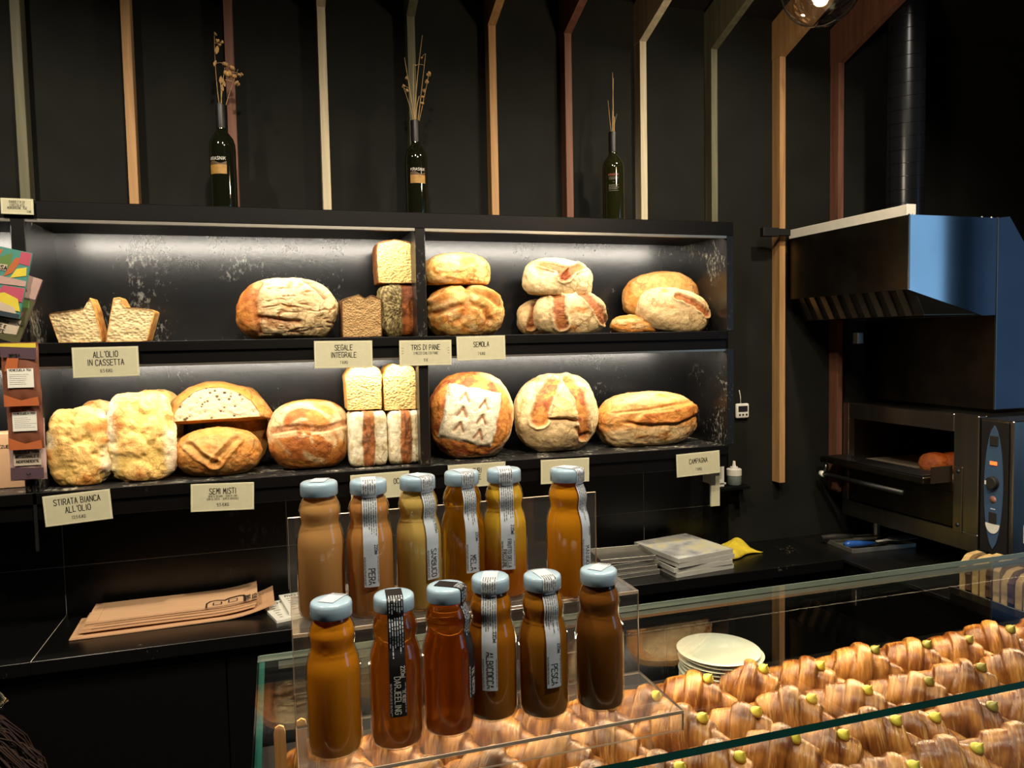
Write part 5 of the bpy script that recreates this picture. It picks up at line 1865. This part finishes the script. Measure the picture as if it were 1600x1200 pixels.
# plates ---------------------------------------------------------------
pcx, pcy = .806, 1.262
PP = [(0, .0035), (.045, .0035), (.052, .005), (.074, .0115), (.0795, .0135), (.080, .0145), (.078, .0152), (.052, .0085), (.046, .006), (0, .006)]
me = Geo().lathe([(0, 0), (.042, 0), (.045, .0015)] + PP[2:], 48).build('tmp', 'china', None, True)
pm = me.data
bpy.data.objects.remove(me)
pord = ['bottom', 'second', 'third', 'fourth', 'fifth', 'sixth', 'seventh', 'eighth', 'ninth', 'tenth', 'topmost']
for k in range(11):
    o = link('plate', pm, None, (pcx + .002 * math.sin(k * 2.2) - (.005 if k == 10 else 0), pcy + .002 * math.cos(k * 1.7), DZ + .0078 * k))
    tag(o, f'{pord[k]} white plate' + (' counting up in the stack behind the croissants' if 0 < k < 10 else ' of the stack behind the croissants'), 'plate', 'stacked white plates')

# wooden tongs at the left end of the case
t = thing('wooden_tongs', 'pale wooden tongs standing at the left end of the case', 'tongs', (.005, 1.135, DZ + .011))
for k, x in enumerate((-.018, .012)):
    out = [(-.008, 0), (.008, 0), (.0085, .115), (.006, .124), (0, .127), (-.006, .124), (-.0085, .115)]
    Geo().prism([(u, v) for u, v in out], lambda u, v, s: (x + u + .04 * (v - .06) * (k * 2 - 1) * .3, s + .10 * v, v), -.002 + .01 * k, .002 + .01 * k).build('tong_arm', 'spoonwood', t)

# sandwiches on the tray beside the oven -----------------------------------
tz = Z_W
tr = thing('sandwich_tray', 'grey tray edge carrying the row of filled slices before the oven', 'tray', (1.86, 1.25, tz))
Geo().b2(0, .22, 0, .46, 0, .045, .002).build('base', 'steel_dark', tr)
Geo().b2(-.004, 0, 0, .46, .03, .052, .001).build('rim', 'steel', tr)
M['filling'] = plain('dark_swirl_filling', '4c3324', .7, vary=.4, scale=60, bump=.4)
M['sponge'] = plain('pale_slice_crumb', 'b79a63', .8, vary=.18, scale=70, bump=.3)
tops = ['b79a63', 'c8a24a', 'a5623a']
for k in range(6):
    y = 1.665 - .066 * k
    t = thing('filled_slice', f'{ords[k]} filled slice from the far end of the tray before the oven', 'cake slice', (1.93, y, tz + .045), 'filled slices before the oven', (0, 0, .10))
    h = .105 + .012 * math.sin(k * 2.1)
    for s, yy in enumerate((-.019, .019)):
        P = resample([(-.055, 0), (.055, 0), (.055, h * .8), (.02, h), (-.03, h * .97), (-.055, h * .75)], 30)
        P = P + .002 * (np.random.RandomState(k * 2 + s).rand(30, 2) - .5)
        Geo().prism([tuple(p) for p in P], lambda u, v, w_: (u, w_, v), yy - .009, yy + .009).build('slice', 'sponge', t)
    P = resample([(-.059, .01), (.05, .005), (.05, h * .75), (0, h * .97), (-.057, h * .7)], 26)
    P = P + .005 * (np.random.RandomState(k + 40).rand(26, 2) - .5)
    P[:, 1] = np.maximum(P[:, 1], .002)
    Geo().prism([tuple(p) for p in P], lambda u, v, w_: (u, w_, v), -.0088, .0088).build('filling', 'filling', t)

# ------------------------------------------------------------------ acrylic stand on the glass
SX0, SX1 = .008, .458
ZL, ZU, ZB = 1.247, 1.358, 1.466
YL0, YL1, YU1 = .797, .915, 1.055
TH = .004
st = thing('acrylic_stand', 'clear acrylic stepped stand holding the juice bottles', 'stand', (SX0, YL0, GZ))


def ac(name, x0, x1, y0, y1, z0, z1):
    g = Geo().b2(x0 - SX0, x1 - SX0, y0 - YL0, y1 - YL0, z0 - GZ, z1 - GZ, .0004)
    s = (x1 - x0, y1 - y0, z1 - z0)
    thin = s.index(min(s))
    return g.build(name, None, st, mats=['acryl', 'acryl_edge'], pick=lambda p: 0 if abs(p.normal[thin]) > .9 else 1)


ac('lower_tread', SX0, SX1, YL0, YL1, ZL - TH, ZL)
ac('lower_lip', SX0, SX1, YL0, YL0 + TH, GZ, ZL - TH)
ac('riser', SX0, SX1, YL1, YL1 + TH, ZL - TH, ZU - TH)
ac('upper_tread', SX0, SX1, YL1, YU1, ZU - TH, ZU)
ac('back_panel', SX0, SX1, YU1, YU1 + TH, GZ, ZB)

# ------------------------------------------------------------------ juice bottles
BP = [(0, .0012), (.020, .001), (.0255, 0), (.0285, .003), (.030, .010), (.030, .090), (.0296, .097), (.0275, .107), (.0248, .115), (.0241, .119), (.0247, .124), (.0258, .130), (.0258, .134), (.0240, .141), (.0208, .148), (.0196, .151), (.0196, .158)]
bz = np.array([p[1] for p in BP[3:]])
br = np.array([p[0] for p in BP[3:]])
LP = [(.0200, .1525), (.0222, .1522), (.0229, .1535), (.0229, .1650), (.0222, .1678), (.0205, .1692), (.0150, .1698), (0, .1700)]


def bake(o):
    m = o.data
    bpy.data.objects.remove(o)
    return m


glass_me = bake(Geo().lathe(BP, 48).build('glass', 'bottle', None, True))
jp = [(0, .003)] + [(r - .0016, max(z, .003)) for r, z in BP[2:] if z < .140]
lid_me = bake(Geo().lathe(LP, 48).build('lid', 'lid', None, True, angle=.8))


def juice_me(mat, top):
    pr = [(0, .003)] + [(r - .0016, max(z, .003)) for r, z in BP[2:] if z < top]
    rt = float(np.interp(top, bz, br)) - .0016
    return bake(Geo().lathe(pr + [(rt, top), (0, top)], 40).build('juice', mat, None, True, angle=.9))


def strip_pt(a, s, u):
    """point on the label strip: s = length from the lid centre, u = across"""
    r, z = None, None
    L1 = .0225
    if s < L1:
        r, z = s, .1706 - .0012 * (s / L1) ** 4
        return (r * math.sin(a) + u * math.cos(a), -(r * math.cos(a)) + u * math.sin(a), z)
    s2 = s - L1
    z = .168 - s2
    if z > .153:
        r = .0235
    else:
        r = float(np.interp(z, bz, br)) + .0009
        r = max(r, .0205 if z > .148 else 0)
    th = a + u / r
    return (r * math.sin(th), -r * math.cos(th), z)


def juice_bottle(label, px, pytop, tier, mat, off, words=None, black=False, top=.149, s_end=.150, zf=0):
    zb = ZU if tier else ZL
    c = at_z(px, pytop, zb + .170)
    x, y = float(c[0]), float(c[1])
    t = thing('juice_bottle', label, 'bottle', (x, y, zb), 'juice bottles on the acrylic stand')
    link('glass', glass_me, t)
    link('juice', juice_me(mat, top), t)
    lid = link('lid', lid_me, t)
    acam = -math.atan2(x, y)
    a = off + acam
    w = .0185
    g = Geo()
    n, k2 = 46, 6
    s0 = -.020 if words is None or True else 0
    rows_ = []
    for i in range(n + 1):
        s = -.012 + (s_end + .012) * i / n
        rr = []
        for j in range(k2 + 1):
            u = (j / k2 - .5) * w
            if s < 0:
                rr.append(g.bm.verts.new((s * math.sin(a) + u * math.cos(a), -s * math.cos(a) + u * math.sin(a), .1706)))
            else:
                rr.append(g.bm.verts.new(strip_pt(a, s, u)))
        rows_.append(rr)
    for p, q in zip(rows_, rows_[1:]):
        for j in range(k2):
            g.bm.faces.new((p[j], p[j + 1], q[j + 1], q[j]))
    lb = g.build('label_strip', 'strip_black' if black else 'strip', t, True)
    ink = 'white' if black else 'ink'
    inkg = 'strip' if black else 'ink_grey'

    def f(aa, bb):
        p = strip_pt(a, bb, aa)
        e = .00025
        r = math.hypot(p[0], p[1])
        if bb < .0225:
            return (p[0], p[1], p[2] + .0003)
        return (p[0] * (1 + e / r), p[1] * (1 + e / r), p[2])
    rn = random.Random(int(px))
    q = []
    # small print in lines along the strip
    for j in range(6):
        u = -.0072 + .0028 * j
        s = .012
        e = .082 + rn.uniform(-.012, .006)
        while s < e:
            l = min(rn.uniform(.002, .006), e - s)
            q.append(((u, s), (u + .0011, s), (u + .0011, s + l), (u, s + l)))
            s += l + .0011
    for j, u in enumerate((-.0086, -.0074, .0078)):
        s = .112
        while s < .145:
            l = rn.uniform(.002, .005)
            q.append(((u, s), (u + .0007, s), (u + .0007, s + l), (u, s + l)))
            s += l + .001
    lettering('small_print', q, f, inkg, lb)
    q = []
    for txt, s, u, hh in (words or []):
        qs, tw = text_quads(txt, hh, hh * .13, 'r', 0, .74)
        q += [tuple((u + b, s + a_) for a_, b in e) for e in qs]
    if q:
        lettering('lettering', q, f, ink, lb)
    return t


jc = dict(j1=('d9a868', None), pera=('d79c58', None), samb=('e3c672', None), frutto=('e6bd3e', 'd4831e'), mango=('dd971e', None), f1=('dd921f', None), albi=('c07c20', None), pesca=('ae7422', None), f6=('8c5a24', None))
for k, (c, low) in jc.items():
    M['juice_' + k] = juice_mat('juice_' + k, c, .35, low)
M['juice_mela'] = clear_juice('juice_mela', 'f0bc38')
M['juice_darj'] = clear_juice('juice_darj', 'e8a040')
M['juice_f3'] = clear_juice('juice_f3', 'e08e34')
W = lambda s, st_=.0: [(s, .1465, -.0035, .0076), ('220ml', .109 if len(s) < 7 else .092, .0045, .0040)]
juice_bottle('cloudy beige juice bottle without visible label, far left of the upper tier', 498, 751, 1, 'juice_j1', 2.9)
juice_bottle('juice bottle with a white strip reading PERA', 575, 748, 1, 'juice_pera', .03, W('PERA', .122))
juice_bottle('pale yellow juice bottle with a strip reading SAMBUCO', 652, 742, 1, 'juice_samb', .62, W('SAMBUCO', .108))
juice_bottle('clear amber apple juice bottle with a strip reading MELA', 721, 735, 1, 'juice_mela', .42, W('MELA', .120))
juice_bottle('two-toned yellow juice bottle with a strip reading FRUTTO DELLA PASSIONE', 787, 731, 1, 'juice_frutto', .13, [('FRUTTO DELLA', .147, -.0008, .0048), ('PASSIONE', .147, -.0070, .0048), ('220ml', .103, .0042, .0042)])
juice_bottle('orange juice bottle with a side strip reading MANGO, right of the upper tier', 886, 730, 1, 'juice_mango', .95, W('MANGO', .112))
juice_bottle('orange juice bottle without visible label, front left of the lower tier', 517, 936, 0, 'juice_f1', 2.6)
juice_bottle('dark amber tea bottle with a black strip reading DARJEELING', 615, 926, 0, 'juice_darj', .06, [('DARJEELING', .1465, -.0038, .0066), ('220ml', .106, .0036, .0044), ('TE NERO', .134, .0046, .0032)], True)
juice_bottle('dark amber tea bottle with its black strip turned to the right', 697, 913, 0, 'juice_f3', 1.18, [('TE NERO', .1465, -.003, .007)], True)
juice_bottle('brown-orange juice bottle with a strip reading ALBICOCCA', 766, 898, 0, 'juice_albi', -.10, W('ALBICOCCA', .100))
juice_bottle('brown juice bottle with a strip reading PESCA', 847, 895, 0, 'juice_pesca', .42, W('PESCA', .118))
juice_bottle('dark brown juice bottle without visible label, right end of the lower tier', 935, 887, 0, 'juice_f6', 2.7)

# ------------------------------------------------------------------ the customer at the lower left


def skin_body(name, verts, edges, rad, mat, parent=None, sub=2):
    me = bpy.data.meshes.new(name)
    me.from_pydata(verts, edges, [])
    o = link(name, me, parent)
    sk = o.modifiers.new('skin', 'SKIN')
    sk.use_smooth_shade = True
    for i, r in enumerate(rad):
        me.skin_vertices[0].data[i].radius = r if isinstance(r, tuple) else (r, r)
    me.skin_vertices[0].data[0].use_root = True
    sb = o.modifiers.new('sub', 'SUBSURF')
    sb.levels = sb.render_levels = sub
    me.materials.append(M[mat])
    return o


hx, hy, top = -.280, .61, 1.462
pe = thing('person', 'person with brown hair, dark top and sunglasses pushed up, cut off at lower left', 'person', (hx, hy, 0))
h_ = top / 1.0
z = lambda f: f * top
vv = [(0, 0, z(.53)), (0, 0, z(.62)), (0, .005, z(.73)), (0, 0, z(.80)), (0, .005, z(.855)), (0, .02, z(.90)), (0, .02, z(.95)),
      (-.11, 0, z(.79)), (-.16, .0, z(.74)), (-.19, .02, z(.62)), (-.17, .13, z(.56)), (.10, 0, z(.79)), (.145, 0, z(.74)), (.165, .02, z(.62)), (.15, .12, z(.56)),
      (-.075, 0, z(.49)), (-.08, .01, z(.28)), (-.08, -.01, z(.05)), (-.08, .09, z(.022)), (.075, 0, z(.49)), (.08, .01, z(.28)), (.08, -.01, z(.05)), (.08, .09, z(.022))]
ee = [(0, 1), (1, 2), (2, 3), (3, 4), (4, 5), (5, 6), (3, 7), (7, 8), (8, 9), (9, 10), (3, 11), (11, 12), (12, 13), (13, 14), (0, 15), (15, 16), (16, 17), (17, 18), (0, 19), (19, 20), (20, 21), (21, 22)]
ra = [(.11, .085), (.10, .075), (.12, .085), (.08, .065), .042, (.062, .075), (.06, .07), .055, .045, .035, .027, .055, .045, .035, .027, .08, .058, .04, .032, .08, .058, .04, .032]
body = skin_body('body', vv, ee, ra, 'skin', pe)
# face features sit on the far side of the head, turned to the counter
Geo().ball((0, .125, z(.925)), .013, 10, (.8, 1, 1.4)).build('nose', 'skin', pe, True)
for s in (-1, 1):
    Geo().ball((s * .03, .098, z(.945)), .011, 10).build('eye', 'white', pe, True)
    Geo().ball((s * .075, .01, z(.93)), .02, 10, (.35, .7, 1.2)).build('ear', 'skin', pe, True)
Geo().ball((0, .103, z(.893)), .018, 10, (1.2, .5, .3)).build('mouth', 'a_rust', pe, True)
g = Geo()
g.tube([(0, 0, z(.50)), (0, .0, z(.60)), (0, .005, z(.72)), (0, 0, z(.80)), (0, 0, z(.825))], [.135, .13, .15, .125, .06], 24)
for s in (-1, 1):
    g.tube([(s * .07, 0, z(.80)), (s * .135, 0, z(.775)), (s * .175, .005, z(.70)), (s * .185, .015, z(.64))], [.07, .062, .052, .047], 16)
g.build('top_garment', 'tee', pe, True)
g = Geo()
for s in (-1, 1):
    g.tube([(s * .06, 0, z(.54)), (s * .08, .0, z(.45)), (s * .08, .01, z(.28)), (s * .08, -.005, z(.06))], [.105, .095, .07, .06], 18)
g.build('trousers', 'tee', pe, True)
g = Geo()
g.ball((0, .0, z(.93)), .095, 24, (.94, 1.06, 1.06))
rn = random.Random(3)
for k in range(2200):
    a = rn.uniform(0, 2 * PI)
    e = rn.uniform(.05, 1.0)
    P = Vector((math.cos(a) * math.sin(e * 1.5), math.sin(a) * math.sin(e * 1.5), math.cos(e * 1.5)))
    if P.y > .75 and P.z < .5:
        continue
    c0 = Vector((0, 0, z(.93)))
    p0 = c0 + Vector((P.x * .091, P.y * .102, P.z * .102))
    hz = Vector((P.x, P.y, 0))
    hz = hz.normalized() if hz.length > .01 else Vector((1, 0, 0))
    p1 = c0 + hz * .098 + Vector((0, 0, -.01)) + Vector((rn.uniform(-.01, .01), rn.uniform(-.01, .01), 0))
    p2 = c0 + hz * rn.uniform(.085, .12) + Vector((0, -.02, -.10 - rn.uniform(0, .08)))
    g.tube(bez(p0, (p0 + p1) / 2 + Vector((hz.x * .022, hz.y * .022, .022)), p1, 4) + [(p1 + p2) / 2 + hz * .006, p2], [.0006, .0008, .0008, .0008, .0008, .0006, .0003], 4)
hr = g.build('hair', 'hair', pe, True)
sg = thing('sunglasses', 'dark sunglasses pushed up on the head of the person at lower left', 'sunglasses', (hx + .012, hy + .02, top - .016), None, (-.30, 0, .15))
for s in (-1, 1):
    Geo().lathe([(0, 0), (.022, .0005), (.0255, .001), (.0255, .003), (0, .003)], 24).build('lens', 'wine', sg, True, loc=(s * .033, 0, 0), rot=(-.6, 0, 0), angle=.6)
    Geo().tube([(s * .060, 0, .002), (s * .070, -.018, -.006), (s * .066, -.06, -.010)], .0028, 8).build('temple', 'wine', sg, True)
    Geo().tube([(s * .033 + .027 * math.cos(u), .022 * math.sin(u), .002 - .015 * math.sin(u)) for u in [k * 2 * PI / 20 for k in range(21)]], .0022, 6).build('rim', 'wine', sg, True)
Geo().tube([(-.008, 0, .004), (0, .003, .007), (.008, 0, .004)], .0022, 6).build('bridge', 'alu', sg, True)
